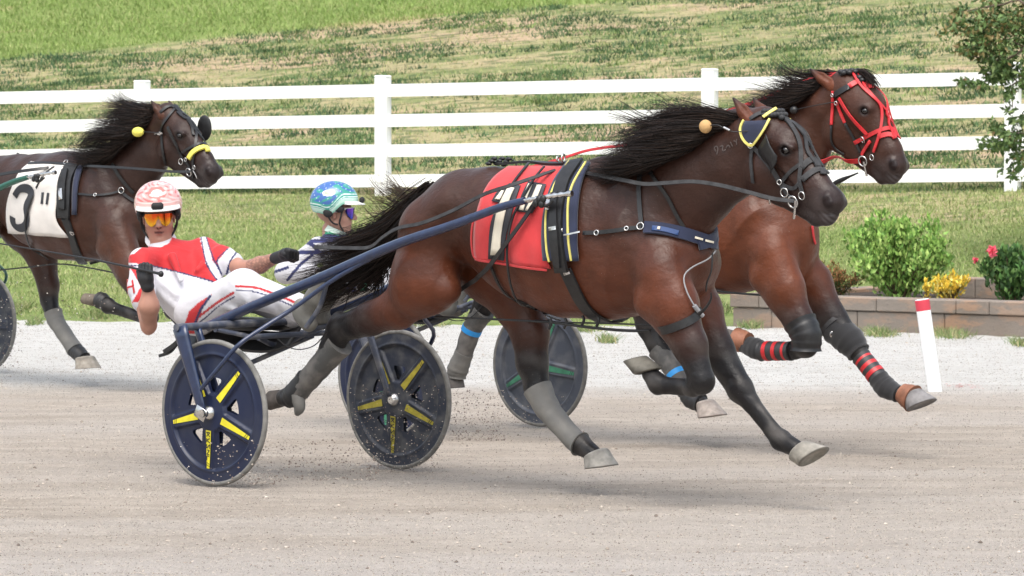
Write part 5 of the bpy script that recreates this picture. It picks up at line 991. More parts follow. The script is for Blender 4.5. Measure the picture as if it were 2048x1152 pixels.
def wheel(root, Y, disc, sticker, holes=True, base=264.0, rings_=None, spin=0.0):
    c = np.array([0, Y, WR]); nr, na = 64, 240; rr = np.linspace(.03, .338, nr)[:, None]; th = np.linspace(0, 2 * math.pi, na, endpoint=False)[None]
    sp = np.array([R(base + spin + 72 * k) for k in range(5)]); d = np.min(np.abs((th[..., None] - sp + math.pi) % (2 * math.pi) - math.pi), -1)
    perp = rr * np.sin(np.minimum(d, math.pi / 2)); w_ = .030 - .035 * (rr - .1)
    inside = sm(perp - w_, 0, .012) * sm(rr, .085, .10) * (1 - sm(rr, .268, .282)) * (1 - sm(perp - w_, 0, 1e-6) * 0)
    rim = .004 * np.exp(-((rr - .284) / .006) ** 2)
    dome = .030 * (1 - rr / .338) ** 1.3 + .010; hgt = dome - .013 * inside + rim + .004 * np.exp(-((perp - w_) / .004) ** 2) * sm(rr, .10, .12) * (1 - sm(rr, .26, .275))
    hgt = hgt * np.ones_like(th)
    X, Z = rr * np.cos(th), rr * np.sin(th)
    Vf = np.stack([X + 0 * th, -hgt, Z + 0 * th], -1).reshape(-1, 3); Vb = Vf * [1, -1, 1]
    i = np.arange(nr - 1)[:, None] * na; j = np.arange(na)[None]; j2 = (j + 1) % na
    q = np.stack([i + j, i + j2, i + na + j2, i + na + j], -1)
    keep = np.ones((nr - 1, na), bool)
    if holes:
        hc = sp + R(36); dh = np.min(np.abs((th[..., None] - hc + math.pi) % (2 * math.pi) - math.pi), -1); px_, pz = rr * np.sin(dh), rr * np.cos(dh)
        h_ = (pz > .098) & (rr < .172) & (px_ < (pz - .088) * .60) & (rr > .1) & (np.hypot(np.maximum(px_ - .033, 0), np.maximum(rr - .155, 0)) < .017)
        keep = ~(h_[:-1] & h_[1:] & np.roll(h_, -1, 1)[:-1])
    q = q[keep]
    oe = np.stack([(nr - 1) * na + j[0], (nr - 1) * na + j2[0], nr * na + (nr - 1) * na + j2[0], nr * na + (nr - 1) * na + j[0]], -1)
    mb = MB(); mb.add(np.vstack([Vf, Vb]) + c, [np.vstack([q, q[:, ::-1] + nr * na, oe])]); wl = mb.build('wheel', disc, root)
    mb = MB(); mb.add(*torus(c, [0, 1, 0], WR - .013, .0135, 72, 12)); mb.build('tyre', M_TYRE, wl)
    mb = MB(); mb.tube([c + [0, -.062, 0], c + [0, -.048, 0], c + [0, .048, 0], c + [0, .062, 0]], [.018, .034, .034, .018], 20); mb.build('hub', M_SIL, wl)
    def P(r, t, lift=.0025):
        a = R(t); pp = 0; hh = .030 * (1 - r / .338) ** 1.3 + .010; return np.array([r * math.cos(a), -hh - lift, r * math.sin(a)])
    def quad(r0, r1, t, w0, w1, lift=.003, off=0):
        a = R(t); n = np.array([-math.sin(a), 0, math.cos(a)]); m = 8; V = []
        for k in range(m + 1):
            r = r0 + (r1 - r0) * k / m; w = w0 + (w1 - w0) * k / m; p = P(r, t, lift); V += [p + n * (off - w / 2), p + n * (off + w / 2)]
        return np.array(V) + c, [[2 * k, 2 * k + 2, 2 * k + 3, 2 * k + 1] for k in range(m)]
    if sticker is not None:
        for k in range(5):
            t = base + spin + 72 * k
            mb = MB(); mb.add(*quad(.085, .272, t, .036, .018)); st = mb.build('spoke_sticker', sticker, wl)
            mb = MB()
            for r in (.245, .256):
                a = R(t); n = np.array([-math.sin(a), 0, math.cos(a)]); V = np.array([P(r + .004, t, .0045) + n * .010, P(r - .004, t, .0045) - n * .012, P(r - .001, t, .0045) - n * .012, P(r + .007, t, .0045) + n * .010]) + c; mb.add(V, [[0, 1, 2, 3]])
            mb.build('stripe', M_INK, st)
            if k == 0:      # lettering down the lowest spoke
                a = R(t); n = np.array([-math.sin(a), 0, math.cos(a)]); mb = MB()
                LT = [[(0, 0), (1, 1)], [(0, 1), (1, 0)], [(0, 0), (0, 1)]], [[(0, 0), (1, 0)], [(.5, 0), (1, 1)], [(.5, 0), (0, 1)]], [[(0, 0), (1, 0)], [(1, 0), (0, 1)], [(0, 1), (1, 1)]], [[(0, 0), (0, 1)], [(0, 1), (1, 0)], [(1, 0), (1, 1)]], [[(0, 0), (1, 0)], [(0, 0), (0, 1)]]
                for li, L in enumerate(LT):
                    r0 = .095 + li * .029; w = .024 - li * .002
                    for (u0, v0), (u1, v1) in L:
                        p0 = P(r0 + u0 * .021, t, .0045) + n * (v0 - .5) * w; p1 = P(r0 + u1 * .021, t, .0045) + n * (v1 - .5) * w; e = nrm(np.cross(p1 - p0, [0, 1, 0])) * .0022
                        mb.add(np.array([p0 - e, p0 + e, p1 + e, p1 - e]) + c, [[0, 1, 2, 3]])
                mb.build('lettering', M_INK, st)
    return wl
def blade(mb, a, b, w0, w1, t0, t1, n=8):
    a, b = np.asarray(a), np.asarray(b); T = nrm(b - a); S = nrm(np.cross(T, [0, 1, 0])); V = []
    prof = [(-.5, -.3), (-.3, -.5), (.3, -.5), (.5, -.3), (.5, .3), (.3, .5), (-.3, .5), (-.5, .3)]
    for k in range(n + 1):
        u = k / n; p = a + (b - a) * u; w = w0 + (w1 - w0) * u; t = t0 + (t1 - t0) * u
        V += [p + S * w * x + np.array([0, 1, 0]) * t * y for x, y in prof]
    i = np.arange(n)[:, None] * 8; j = np.arange(8)[None]; F = np.stack([i + j, i + (j + 1) % 8, i + 8 + (j + 1) % 8, i + 8 + j], -1).reshape(-1, 4)
    mb.add(V, [F, np.array([[7, 6, 1], [6, 5, 1], [7, 1, 0], [5, 4, 2], [5, 2, 1], [4, 3, 2]]), np.array([[7, 6, 1], [6, 5, 1], [7, 1, 0], [5, 4, 2], [5, 2, 1], [4, 3, 2]])[:, ::-1] + 8 * n])
def tilted(p0, p1, w, t, up=(0, 0, 1)):
    pass
def make_sulky(frame, label, tube, tubeg, near, far, plain=False, tip=None):
    root = empty('sulky', frame=frame, label=label, cat='sulky'); L = F1.pt
    for (Y, st) in ((-HALF, near), (HALF, far)): wheel(root, Y, st[0], st[1], holes=st[2], spin=st[3])
    top = L(360, 655, -.73); ti = L(394, 653, -.60)
    for sg in (-1, 1):
        m = np.array([1, -sg, 1]) if sg == 1 else np.array([1, 1, 1]); fm = tube if sg == -1 else tubeg
        mb = MB(); blade(mb, top * m, np.array([-.015, sg * .725, WR + .0]), .085, .050, .030, .014); o = mb.build('fork', fm, root)
        mb = MB(); blade(mb, ti * m, np.array([-.01, sg * .60, WR + .02]), .040, .030, .024, .014); mb.build('fork', fm, root)
        mb = MB(); mb.box([-.02, sg * .736, WR - .0], [.075, .006, .06], bev=.002, rot=[[.9, 0, .43], [0, 1, 0], [-.43, 0, .9]]); mb.tube([[0, sg * .72, WR], [0, sg * .752, WR]], .020, 12); mb.build('axle_plate', M_SIL, root)
        br = [L(402, 778, -.735), L(440, 733, -.73), L(478, 689, -.70), L(535, 650, -.56), L(594, 612, -.45), L(672, 556, -.40), L(775, 499, -.375)]
        mb = MB(); mb.tube(catmull([p * m for p in br], 20), .011, 8); mb.build('brace', tube, root)
    bar = (top + ti) / 2; bx, bz = bar[0], bar[2]
    mb = MB(); mb.tube([[bx, -.75, bz], [bx, -.3, bz + .004], [bx, .3, bz + .004], [bx, .75, bz]], .019, 12); mb.build('cross_bar', tubeg, root)
    mb = MB(); mb.tube([[bx + .13, -.40, bz - .055], [bx + .13, .40, bz - .055]], .014, 10); mb.tube([[bx - .28, -.20, bz - .04], [bx - .28, .20, bz - .04]], .012, 10)
    for sg in (-1, 1): mb.tube(catmull([[bx + .13, sg * .38, bz - .055], [bx - .05, sg * .22, bz - .06], [bx - .28, sg * .18, bz - .04]], 10), .012, 8)
    mb.build('seat_frame', tubeg, root)
    mb = MB(); mb.box([bx - .24, 0, bz - .015], [.42, .36, .05], bev=.02); mb.build('seat', M_VINYL, root)
    for sg in (-1, 1):
        m = np.array([1, -sg, 1]) if sg == 1 else np.array([1, 1, 1])
        sh = [L(417, 653, -.36), L(500, 615, -.37), L(640, 556, -.38), L(790, 490, -.38), L(900, 452, -.37), L(1000, 415, -.36), L(1050, 401, -.355)]
        mb = MB(); mb.tube(catmull([p * m for p in sh], 40), np.interp(np.linspace(0, 1, 40), [0, .5, 1], [.026, .024, .017]), 10); shaft = mb.build('shaft', tube, root)
        if plain:
            mb = MB(); mb.tube(catmull([p * m for p in sh[2:6]], 20)[:14], .0255, 10); mb.build('shaft_sleeve', M_CRM, shaft)
        q = [L(1046, 402, -.355), L(1080, 396, -.35), L(1110, 391, -.345), L(1144, 387, -.34)]
        mb = MB(); mb.tube(catmull([p * m for p in q], 24), np.array([.010 + .004 * (k % 3 == 0) for k in range(22)] + [.016, .014]), 8); mb.build('shaft_tip', M_SIL, shaft)
        mb = MB()
        for a_ in ((1078, 399), (1083, 408), (1072, 406), (1086, 398)): mb.add(*ellipsoid(L(*a_, -.36) * m, (.018, .014, .02), n=8, m=6))
        mb.tube(catmull([L(1080, 405, -.36) * m, L(1092, 412, -.35) * m, L(1106, 402, -.34) * m], 8), .007); mb.build('shaft_coupling', M_LEA, shaft)
        # foot rest and its stirrup
        mb = MB(); fp = L(632, 598, -.30) * m; mb.tube(catmull([L(612, 655, -.33) * m, L(640, 612, -.32) * m, L(655, 560, -.33) * m], 12), .012, 8); mb.tube([L(640, 556, -.38) * m, L(655, 562, -.33) * m], .011, 8); mb.build('foot_rest', tubeg, root)
    # apron between the shafts
    a = [L(640, 592, .30), L(762, 577, .30), L(640, 627, .30)]
    mb = MB(); V = np.array(a + [p + [0, .012, 0] for p in a]); mb.add(V, [np.array([[0, 1, 2], [5, 4, 3]]), np.array([[0, 3, 4, 1], [1, 4, 5, 2], [2, 5, 3, 0]])]); ap = mb.build('apron', M_APR, root, smooth=False)
    mb = MB(); mb.add(*ellipsoid(L(669, 589, .29), (.018, .008, .018))); mb.build('knob', M_BLU, ap)
    mb = MB(); b0, b1, b2, b3 = L(452, 668, -.15), L(600, 655, -.1), L(690, 650, .1), L(500, 735, .15)
    mb.tube(catmull([[bx + .02, -.2, bz - .07], L(560, 690, .0), L(640, 655, .05), L(720, 648, .2)], 12), .014, 8); mb.tube(catmull([L(480, 735, .1), L(560, 700, .1), L(625, 672, .1)], 8), .013, 8); mb.build('under_rail', tubeg, root)
    mb = MB(); mb.add(*sweep_ribbon(catmull([L(380, 672, .0), L(470, 678, .0), L(545, 684, .0), L(590, 672, .0)], 12), np.tile([0, -.6, .8], (12, 1)), .16, .012)); mb.build('seat_pan', M_VINYL, root)
    mb = MB(); mb.tube(catmull([L(556, 678, -.2), L(575, 693, -.2), L(600, 699, -.2), L(630, 690, -.2), L(655, 662, -.2)], 16), .0028, 6); mb.build('cable', M_LEA, root)
    mb = MB(); mb.add(*sweep_ribbon(catmull([L(356, 682, -.7), L(345, 692, -.7), L(327, 704, -.7)], 8), np.tile([0, -1, 0], (8, 1)), .022, .005)); mb.add(*sweep_ribbon(catmull([L(354, 688, -.68), L(340, 704, -.68), L(318, 712, -.68)], 8), np.tile([0, -1, 0.], (8, 1)), .016, .005)); mb.split('loose_strap', M_LEA, root)
    return root
SU1 = make_sulky(F1, 'navy blue racing sulky of the front horse with yellow-striped disc wheels', M_TUBE, M_TUBEG, (M_DISC, M_STK, True, 0), (M_DISCD, M_STKD, True, 0))
SU2 = make_sulky(F2, 'dark sulky with grey disc wheels under the driver in the blue and green helmet', M_TUBEG, M_TUBEG, (M_DISC, M_STKG, False, 10), (M_DISCG, M_STKG, False, 16))
SU3 = make_sulky(F3, 'racing sulky at the left edge with green and cream shafts and a dusty dark wheel', M_GRN, M_GRN, (M_DISCD, None, False, 0), (M_DISCD, None, False, 20), plain=True)
# ================================================================== DRIVERS
M_SKIN = pm('skin', attr=True, rough=.5, spec=.35, var=(18, .10), bump=(90, .15, .002))
M_SUIT = pm('suit_cloth', attr=True, rough=.65, spec=.25, bump=(11, .55, .022), sheen=.15)
M_SHELL = pm('helmet_shell', attr=True, rough=.22, spec=.5, coat=.6)
M_GLOVE = pm('black_glove', (.012, .012, .014), rough=.6, bump=(80, .4, .003)); M_BLK = pm('black_padding', (.012, .012, .013), rough=.7)
M_LENS = pm('mirror_lens', attr=True, rough=.08, metal=.85, spec=.8); M_RUBB = pm('grey_overshoe', (.16, .155, .14), rough=.6, var=(14, .3), bump=(30, .4, .004))
def inpoly(x, y, P):
    P = np.asarray(P, float); r = np.zeros(x.shape, bool); n = len(P)
    for i in range(n):
        (x0, y0), (x1, y1) = P[i], P[(i + 1) % n]; c = ((y0 > y) != (y1 > y)); xx = x0 + (y - y0) * (x1 - x0) / ((y1 - y0) if y1 != y0 else 1e-9); r ^= c & (x < xx)
    return r
def nearline(x, y, L, w):
    d = np.full(x.shape, 1e9); L = catmull(L, 24)
    for a, b in zip(L[:-1], L[1:]):
        ab = b - a; t = np.clip(((x - a[0]) * ab[0] + (y - a[1]) * ab[1]) / (ab @ ab + 1e-9), 0, 1); d = np.minimum(d, np.hypot(x - a[0] - ab[0] * t, y - a[1] - ab[1] * t))
    return d < w
def pxs(F, V): 
    q = F.l2w(V) - CAM; f = q @ _FW; return 1024 + FOC * q[:, 0] / f, 576 - FOC * (q @ _UP) / f
class Head:
    def __init__(s, F, px, py, Y, fwd, tilt=(0, 0, 1), k=1.0):
        s.c = F.pt(px, py, Y); s.f = nrm(fwd); s.r = nrm(np.cross(s.f, tilt)); s.u = np.cross(s.r, s.f); s.k = k
    def __call__(s, x, y, z): return s.c + s.k * (s.r * x + s.f * y + s.u * z)
    def B(s): return np.stack([s.r, s.f, s.u], 1)
def add_head(S, h):
    k = h.k; n = h.r
    S.cap(h(0, -.035, .035), .080 * k, h(0, .015, .04), .075 * k, s_=.92, n=n, k=.02)
    S.cap(h(0, .02, -.01), .066 * k, h(0, .045, -.055), .050 * k, s_=.92, n=n, k=.03); S.cap(h(0, .045, -.07), .040 * k, h(0, .068, -.094), .026 * k, s_=1.15, n=n, k=.02)
    for g in (-1, 1):
        S.cap(h(.036 * g, .045, -.022), .034 * k, k=.025, ca=.15); S.cap(h(.052 * g, .0, -.055), .020 * k, h(.022 * g, .055, -.092), .016 * k, k=.03)   # cheek, jaw
        S.cap(h(.015 * g, .084, .034), .010 * k, h(.045 * g, .07, .032), .008 * k, k=.015)                                        # brow
        S.cap(h(.031 * g, .088, .014), .014 * k, k=.018, neg=True); S.cap(h(.031 * g, .070, .014), .013 * k, k=.008)                # socket, eyeball under the glasses
        S.cap(h(.014 * g, .096, -.026), .009 * k, k=.008, ca=.2)
        S.cap(h(.078 * g, -.004, .018), .017 * k, h(.076 * g, .0, -.018), .010 * k, s_=.5, n=n, k=.008, ca=.35); S.cap(h(.086 * g, .004, .004), .008 * k, k=.006, neg=True)
        S.cap(h(.0, .091, -.052), .0065 * k, h(.022 * g, .081, -.054), .004 * k, k=.006, ca=.9); S.cap(h(.0, .089, -.063), .0075 * k, h(.019 * g, .081, -.060), .005 * k, k=.006, ca=.9)
    S.cap(h(0, .084, .022), .011 * k, h(0, .114, -.020), .0145 * k, k=.010, ca=.1); S.cap(h(0, .090, -.078), .004, k=.02, neg=True); S.cap(h(-.022, .096, -.0575), .005, h(.022, .096, -.0575), .005, k=.004, neg=True)
def helmet(F, h, root, colf, dark, visor_z=.062):
    B = h.B(); c = h(0, -.008, .078); rad = np.array([.124, .142, .118]) * h.k; na, ne = 200, 70; V = []; Cc = []
    for j in range(ne):
        for i in range(na):
            az = 2 * math.pi * i / na; fr = math.cos(az); si = abs(math.sin(az))      # az 0 = front
            zr = .0 + (-.02 if fr > 0 else -.055) ; zr = -.015 * sm(fr, .3, .9) - .062 * (1 - sm(fr, -.9, .6)) - .050 * math.exp(-((fr + .10) / .45) ** 2)
            el0 = math.asin(max(-.95, min(.9, zr / rad[2]))); el = math.pi / 2 + (el0 - math.pi / 2) * (j / (ne - 1))
            x, y, z = math.cos(el) * math.sin(az), math.cos(el) * math.cos(az), math.sin(el)
            s_ = 1 + .012 * math.cos(2 * az) ; V.append([x * rad[0] * s_, y * rad[1], z * rad[2]]); Cc.append(colf(az, el, (el - el0)))
    V = np.array(V); n = na * ne; Vi = V * .93
    i = np.arange(ne - 1)[:, None] * na; j = np.arange(na)[None]; j2 = (j + 1) % na; q = np.stack([i + j, i + na + j, i + na + j2, i + j2], -1).reshape(-1, 4)
    e = (ne - 1) * na + np.arange(na); e2 = (ne - 1) * na + (np.arange(na) + 1) % na; rim = np.stack([e, e + n, e2 + n, e2], -1)
    o = mesh_np('helmet', np.vstack([V, Vi]) @ B.T + c, [np.vstack([q, q[:, ::-1] + n, rim])], M_SHELL, root, col=np.vstack([Cc, np.tile(dark, (n, 1))]))
    # visor
    Vv = []; m = 30
    for k in range(m + 1):
        a = R(-62 + 124 * k / m); out = .040 * math.cos(a * 1.35) ** .6 if abs(a * 1.35) < math.pi / 2 else 0
        for (dr, dz) in ((.0, .012), (1, -.004), (1, -.009), (.0, -.004)):
            Vv.append([math.sin(a) * (rad[0] * .99 + out * dr * .6), math.cos(a) * (rad[1] * .99) + out * dr, -.008 + dz - .004 * math.cos(a)])
    ii = np.arange(m)[:, None] * 4; jj = np.arange(4)[None]; mesh_np('visor', np.array(Vv) @ B.T + c, [np.stack([ii + jj, ii + (jj + 1) % 4, ii + 4 + (jj + 1) % 4, ii + 4 + jj], -1).reshape(-1, 4)], M_WHT, o)
    mb = MB(); mb.box([0, 0, 0], [.062 * h.k, .03, .036], bev=.010); v = np.concatenate(mb.v) + [0, rad[1] + .020, .006]; mesh_np('visor_clip', v @ B.T + c, [np.concatenate(mb.f[3])], M_BLK, o)
    # padding and chin strap
    mb = MB()
    for g in (-1, 1):
        mb.tube(catmull([h(.088 * g, .050, .035), h(.092 * g, .038, -.012), h(.082 * g, .030, -.050), h(.05 * g, .048, -.092), h(0, .06, -.112)], 16), .0055, 6)
        mb.tube(catmull([h(.098 * g, -.03, .03), h(.094 * g, -.032, -.01), h(.080 * g, -.01, -.045), h(.078 * g, .02, -.055)], 12), .0055, 6)
        mb.add(*ellipsoid(h(.094 * g, .03, .036), (.018, .03, .022), rot=B)); mb.add(*ellipsoid(h(.094 * g, -.035, .015), (.018, .03, .03), rot=B))
    mb.split('strap', M_BLK, o)
    return o
def glasses(h, root, colf, frame_m):
    m, n = 48, 16; V = []; Cc = []
    for j in range(n):
        for i in range(m):
            u = -1 + 2 * i / (m - 1); a = u * 1.02; v = j / (n - 1); top = .042 - .004 * u * u; bot = -.004 - .022 * math.exp(-((abs(u) - .45) / .30) ** 2) + .022 * math.exp(-(u / .13) ** 2) + .020 * sm(abs(u), .75, 1.0)
            z = top + (bot - top) * v; rr = .090 + .004 * (1 - v); V.append(h(math.sin(a) * .083, math.cos(a) * rr + .018, z)); Cc.append(colf(u, v))
    i = np.arange(n - 1)[:, None] * m; j = np.arange(m - 1)[None]; q = np.stack([i + j, i + j + 1, i + m + j + 1, i + m + j], -1).reshape(-1, 4)
    V = np.array(V); Vb = V - h.f * .003; N = len(V)
    o = mesh_np('glasses', np.vstack([V, Vb]), [np.vstack([q, q[:, ::-1] + N])], M_LENS, root, col=np.vstack([Cc, Cc]))
    mb = MB(); mb.tube(V[:m] , .0025, 6); mb.tube(catmull([V[m // 2 * 0], h(-.083, .03, .02), h(-.083, -.01, .02)], 6), .004, 6); mb.tube(catmull([V[m - 1], h(.083, .03, .02), h(.083, -.01, .02)], 6), .004, 6); mb.build('frame', frame_m, o)
def fist(F, c, w, f, b, root, name='glove', wrist=None):
    """closed hand: w along the held thing, f from wrist to knuckles, b out of the back of the hand"""
    w, f, b = nrm(w), nrm(f), nrm(b); S = Solid()
    if wrist is not None: S.cap(wrist, .034, c - f * .02, .036, s_=.85, n=b, k=.02)
    S.cap(c - f * .012 - w * .018, .026, c + f * .022 - w * .022, .023, k=.02); S.cap(c - f * .012 + w * .018, .026, c + f * .022 + w * .022, .023, k=.02)
    for i, s_ in enumerate((-.034, -.012, .011, .033)):
        L = (1.0, 1.1, 1.05, .88)[i]; o = c + w * s_
        S.chain([o + f * .022 + b * .010, o + f * .048 * L + b * .002, o + f * .040 * L - b * .030, o + f * .010 - b * .034, o + f * .004 - b * .018], [.0135, .0125, .0112, .0102, .009], k=.004)
    S.chain([c - f * .012 + w * .040, c + f * .012 + w * .048 - b * .012, c + f * .026 + w * .028 - b * .036, c + f * .024 + w * .004 - b * .044], [.016, .0135, .012, .010], k=.006)
    V, Q = S.mesh(.0032); return mesh_np(name, relax(V, Q, 1, .3), Q, M_GLOVE, root)
class Draped: pass
def drapable(F, V, Q, root):
    d = Draped(); d.F = F; d.root = root; d.bvh = BVHTree.FromPolygons([tuple(v) for v in V], [list(q) for q in Q]); return d
WHITE, RED, NAVYC, GREEN = np.array([.58, .575, .61]), np.array([.50, .025, .030]), np.array([.02, .025, .09]), np.array([.02, .22, .12])
SK, LIP = np.array([.45, .255, .19]), np.array([.30, .105, .09])
# ---------------------------------------------------------------- driver in front
F = F1; P = F.pt; cam_dir = np.array([math.sin(F.yaw), -math.cos(F.yaw), 0])
D1 = empty('person', frame=F1, label='driver in red and white silks and pink helmet looking towards the camera', cat='person')
hd = Head(F, 318, 438, -.02, cam_dir + [.06, 0.02, -.10], tilt=(-.04, -.03, 1), k=1.0)
nrm_chest = nrm([.78, -.55, .35])
JD = dict(pel=P(396, 622, 0), bel=P(370, 590, -.02), che=P(347, 550, -.02), upc=P(340, 522, -.01), nk=P(324, 498, -.02), nk2=P(319, 470, -.03), sR=P(284, 522, -.21), sL=P(408, 500, .14), mR=P(283, 575, -.27), eR=P(297, 652, -.34), fR=P(298, 612, -.40), wR=P(296, 574, -.41),
          mL=P(447, 519, .13), eL=P(487, 538, .09), fL=P(520, 530, .06), wL=P(552, 516, .04), hR=P(392, 628, -.10), kR=P(487, 577, -.16), aR=P(594, 612, -.22), hL=P(412, 606, .10), kL=P(500, 590, .10), aL=P(588, 632, .06))
S = Solid(); j = JD
S.cap(j['pel'], .12, j['bel'], .115, s_=.8, n=nrm_chest, k=.04); S.cap(j['bel'], .115, j['che'], .13, s_=.75, n=nrm_chest, k=.04); S.cap(j['che'], .13, j['upc'], .11, s_=.75, n=nrm_chest, k=.04)
S.cap(j['sR'], .055, j['upc'], .08, k=.04); S.cap(j['sL'], .055, j['upc'], .08, k=.04); S.cap(j['upc'], .06, j['nk'], .058, k=.04); S.cap(j['nk'], .055, j['nk2'], .052, k=.03)
S.chain([j['sR'], j['mR'], j['eR']], [.052, .049, .040], k=.02); S.chain([j['eR'] + [.005, 0, .01], j['fR'], j['wR']], [.036, .050, .028], k=.02, s_=.95, n=cam_dir); S.cap(j['eR'] + [.0, 0, -.022], .020, k=.02); S.chain([j['sL'], j['mL'], j['eL'], j['fL'], j['wL']], [.052, .049, .040, .041, .028], k=.02)
S.chain([j['hR'], j['kR'], j['aR']], [.085, .058, .040], k=.03); S.chain([j['hL'], j['kL'], j['aL']], [.085, .058, .040], k=.03)
add_head(S, hd); V, Q = S.mesh(.0052); V = relax(V, Q, 1, .3); a = S.attr(V, .006)[:, :1]
x, y = pxs(F, V); col = SK * (1 - a) + LIP * a; tt = (x > 492) & (x < 545); g = .5 + .5 * np.sin(x * .55 + 2.2 * np.sin(y * .35)) * np.sin(y * .6 + 1.7 * np.sin(x * .3)); col = np.where(tt[:, None] & (g > .45)[:, None], col * .62 + .01, col); st_ = (y > 462) & (x < 365) & (y < 486); col = np.where(st_[:, None], col * .93, col)
L_ = (V - hd.c) @ hd.B(); ml = (np.abs(L_[:, 2] + .0575) < .0045) & (np.abs(L_[:, 0]) < .025) & (L_[:, 1] > .07); col[ml] = (.09, .03, .028)
bd = (L_[:, 2] < -.025) & (L_[:, 1] > .02) & ~ml; col[bd] = col[bd] * np.array([.88, .80, .78]); ns = (np.abs(L_[:, 2] + .034) < .006) & (np.abs(np.abs(L_[:, 0]) - .008) < .005) & (L_[:, 1] > .085); col[ns] = (.10, .04, .03)
mesh_np('body', V, Q, M_SKIN, D1, col=col)
# jersey
T = Solid()
T.cap(j['pel'], .128, j['bel'], .125, s_=.85, n=nrm_chest, k=.04); T.cap(j['bel'], .128, j['che'], .142, s_=.80, n=nrm_chest, k=.04); T.cap(j['che'], .142, j['upc'], .118, s_=.78, n=nrm_chest, k=.04)
T.cap(j['sR'], .062, j['upc'], .085, k=.04); T.cap(j['sL'], .062, j['upc'], .085, k=.04); T.cap(j['upc'], .068, j['nk'], .067, k=.04)
sRe = j['mR'] + (j['eR'] - j['mR']) * .35; T.chain([j['sR'], j['mR'], sRe], [.062, .066, .064], k=.03); sLe = j['mL'] + (j['eL'] - j['mL']) * .42; T.chain([j['sL'], j['mL'], sLe], [.062, .063, .062], k=.03)
T.cap(P(408, 520, .08), .06, P(428, 565, .04), .045, k=.05)
for a_, b_ in ((P(440, 500, .10), P(395, 540, -.02)), (P(430, 520, .08), P(385, 575, -.05)), (P(300, 545, -.17), P(352, 590, -.13)), (P(305, 570, -.17), P(360, 620, -.12)), (P(345, 512, -.10), P(362, 560, -.12))): T.cap(a_, .022, b_, .014, k=.03)
V, Q = T.mesh(.0055, clip=lambda X, Y, Z: -(np.sqrt((X - hd.c[0]) ** 2 + (Y - hd.c[1]) ** 2 + (Z - hd.c[2] - .02) ** 2) - .118)); V = relax(V, Q, 1, .3); x, y = pxs(F, V); V = wrinkle(V, Q, .0095, 3, 22, aniso=[.3, .3, .9]); col = np.tile(WHITE, (len(V), 1))
redA = [(268, 507), (286, 492), (322, 494), (338, 486), (353, 455), (396, 458), (400, 477), (411, 527), (436, 565), (377, 548), (307, 531), (238, 523), (250, 512)]
redB = [(407, 455), (470, 480), (455, 500), (434, 522), (442, 546), (425, 520), (416, 490)]
col[inpoly(x, y, redA)] = RED; col[inpoly(x, y, redB)] = RED
slv = inpoly(x, y, [(236, 532), (262, 530), (283, 545), (290, 590), (285, 602), (262, 606), (240, 570)]); col[slv] = RED; dia = (np.abs(x - 261) / 21 + np.abs(y - 573) / 36) < 1; col[dia] = WHITE
for L, w in (([(307, 532), (377, 549), (436, 566)], 1.4), ([(399, 460), (403, 480), (413, 527), (436, 563)], 1.4), ([(408, 458), (418, 492), (428, 520), (443, 548)], 1.3), ([(455, 498), (434, 521), (444, 549)], 1.3), ([(474, 503), (462, 520), (453, 548)], 2.0), ([(246, 530), (307, 532)], 1.2)): col[nearline(x, y, L, w)] = NAVYC
col[inpoly(x, y, [(366, 655), (380, 622), (398, 604), (422, 590), (408, 612), (398, 640), (395, 662)])] = RED
for L, w in (([(372, 655), (384, 626), (400, 607), (424, 588)], 1.2), ([(384, 655), (400, 622), (420, 592)], 2.6)): col[nearline(x, y, L, w)] = NAVYC
jer = mesh_np('jersey', V, Q, M_SUIT, D1, col=col); dj = drapable(F, V, Q, jer)
mb = MB()
for st in ([(254, 560), (257, 590)], [(254, 560), (265, 561)], [(265, 561), (267, 572)], [(267, 572), (256, 575)], [(267, 574), (269, 586)], [(269, 586), (257, 590)]): strap(dj, mb, st, .010, off=.003, t=.002, step=3)
mb.split('sleeve_letter', M_REDS, jer)
mb = MB()
for (L, Rr_) in ((([(287, 470), (286, 480), (287, 493)]), ([(312, 480), (322, 487), (331, 489)])),): pass
cp = [hd(-.070, -.03, -.085), hd(-.066, .035, -.100), hd(-.035, .068, -.128), hd(.01, .080, -.150)]
Nn = np.array([[0, 0, 0.]] * 14); cpp = catmull(cp, 14); Nn = nrm(cpp - hd(0, -.01, -.12)); mb = MB(); mb.add(*sweep_ribbon(cpp, Nn, np.linspace(.045, .060, 14), .006)); cq = catmull([hd(.070, -.03, -.088), hd(.066, .03, -.105), hd(.040, .064, -.130), hd(.015, .080, -.150)], 14); mb.add(*sweep_ribbon(cq, nrm(cq - hd(0, -.01, -.12)), .03, .006))
for o_ in mb.split('collar', pm('white_collar', (.76, .75, .77), rough=.6), D1): pass
# trousers
T = Solid(); T.cap(j['pel'], .124, j['bel'] * .3 + j['pel'] * .7, .12, s_=.85, n=nrm_chest, k=.04)
T.chain([j['hR'], j['kR'], j['aR'] + (j['aR'] - j['kR']) * .02], [.112, .092, .066], k=.04); T.chain([j['hL'], j['kL'], j['aL']], [.105, .080, .062], k=.04); T.cap((j['hR'] + j['hL']) / 2, .10, k=.04)
for a_, b_, r_ in ((P(470, 560, -.22), P(500, 600, -.24), .014), (P(520, 585, -.24), P(560, 625, -.24), .014), (P(560, 590, -.26), P(592, 640, -.24), .012), (P(430, 600, -.2), P(470, 620, -.22), .012)): T.cap(a_, r_, b_, r_ * .7, k=.04)
V, Q = T.mesh(.0055); V = relax(V, Q, 1, .3); x, y = pxs(F, V); V = wrinkle(V, Q, .0095, 5, 20, aniso=[.9, .2, .3]); col = np.tile(WHITE, (len(V), 1))
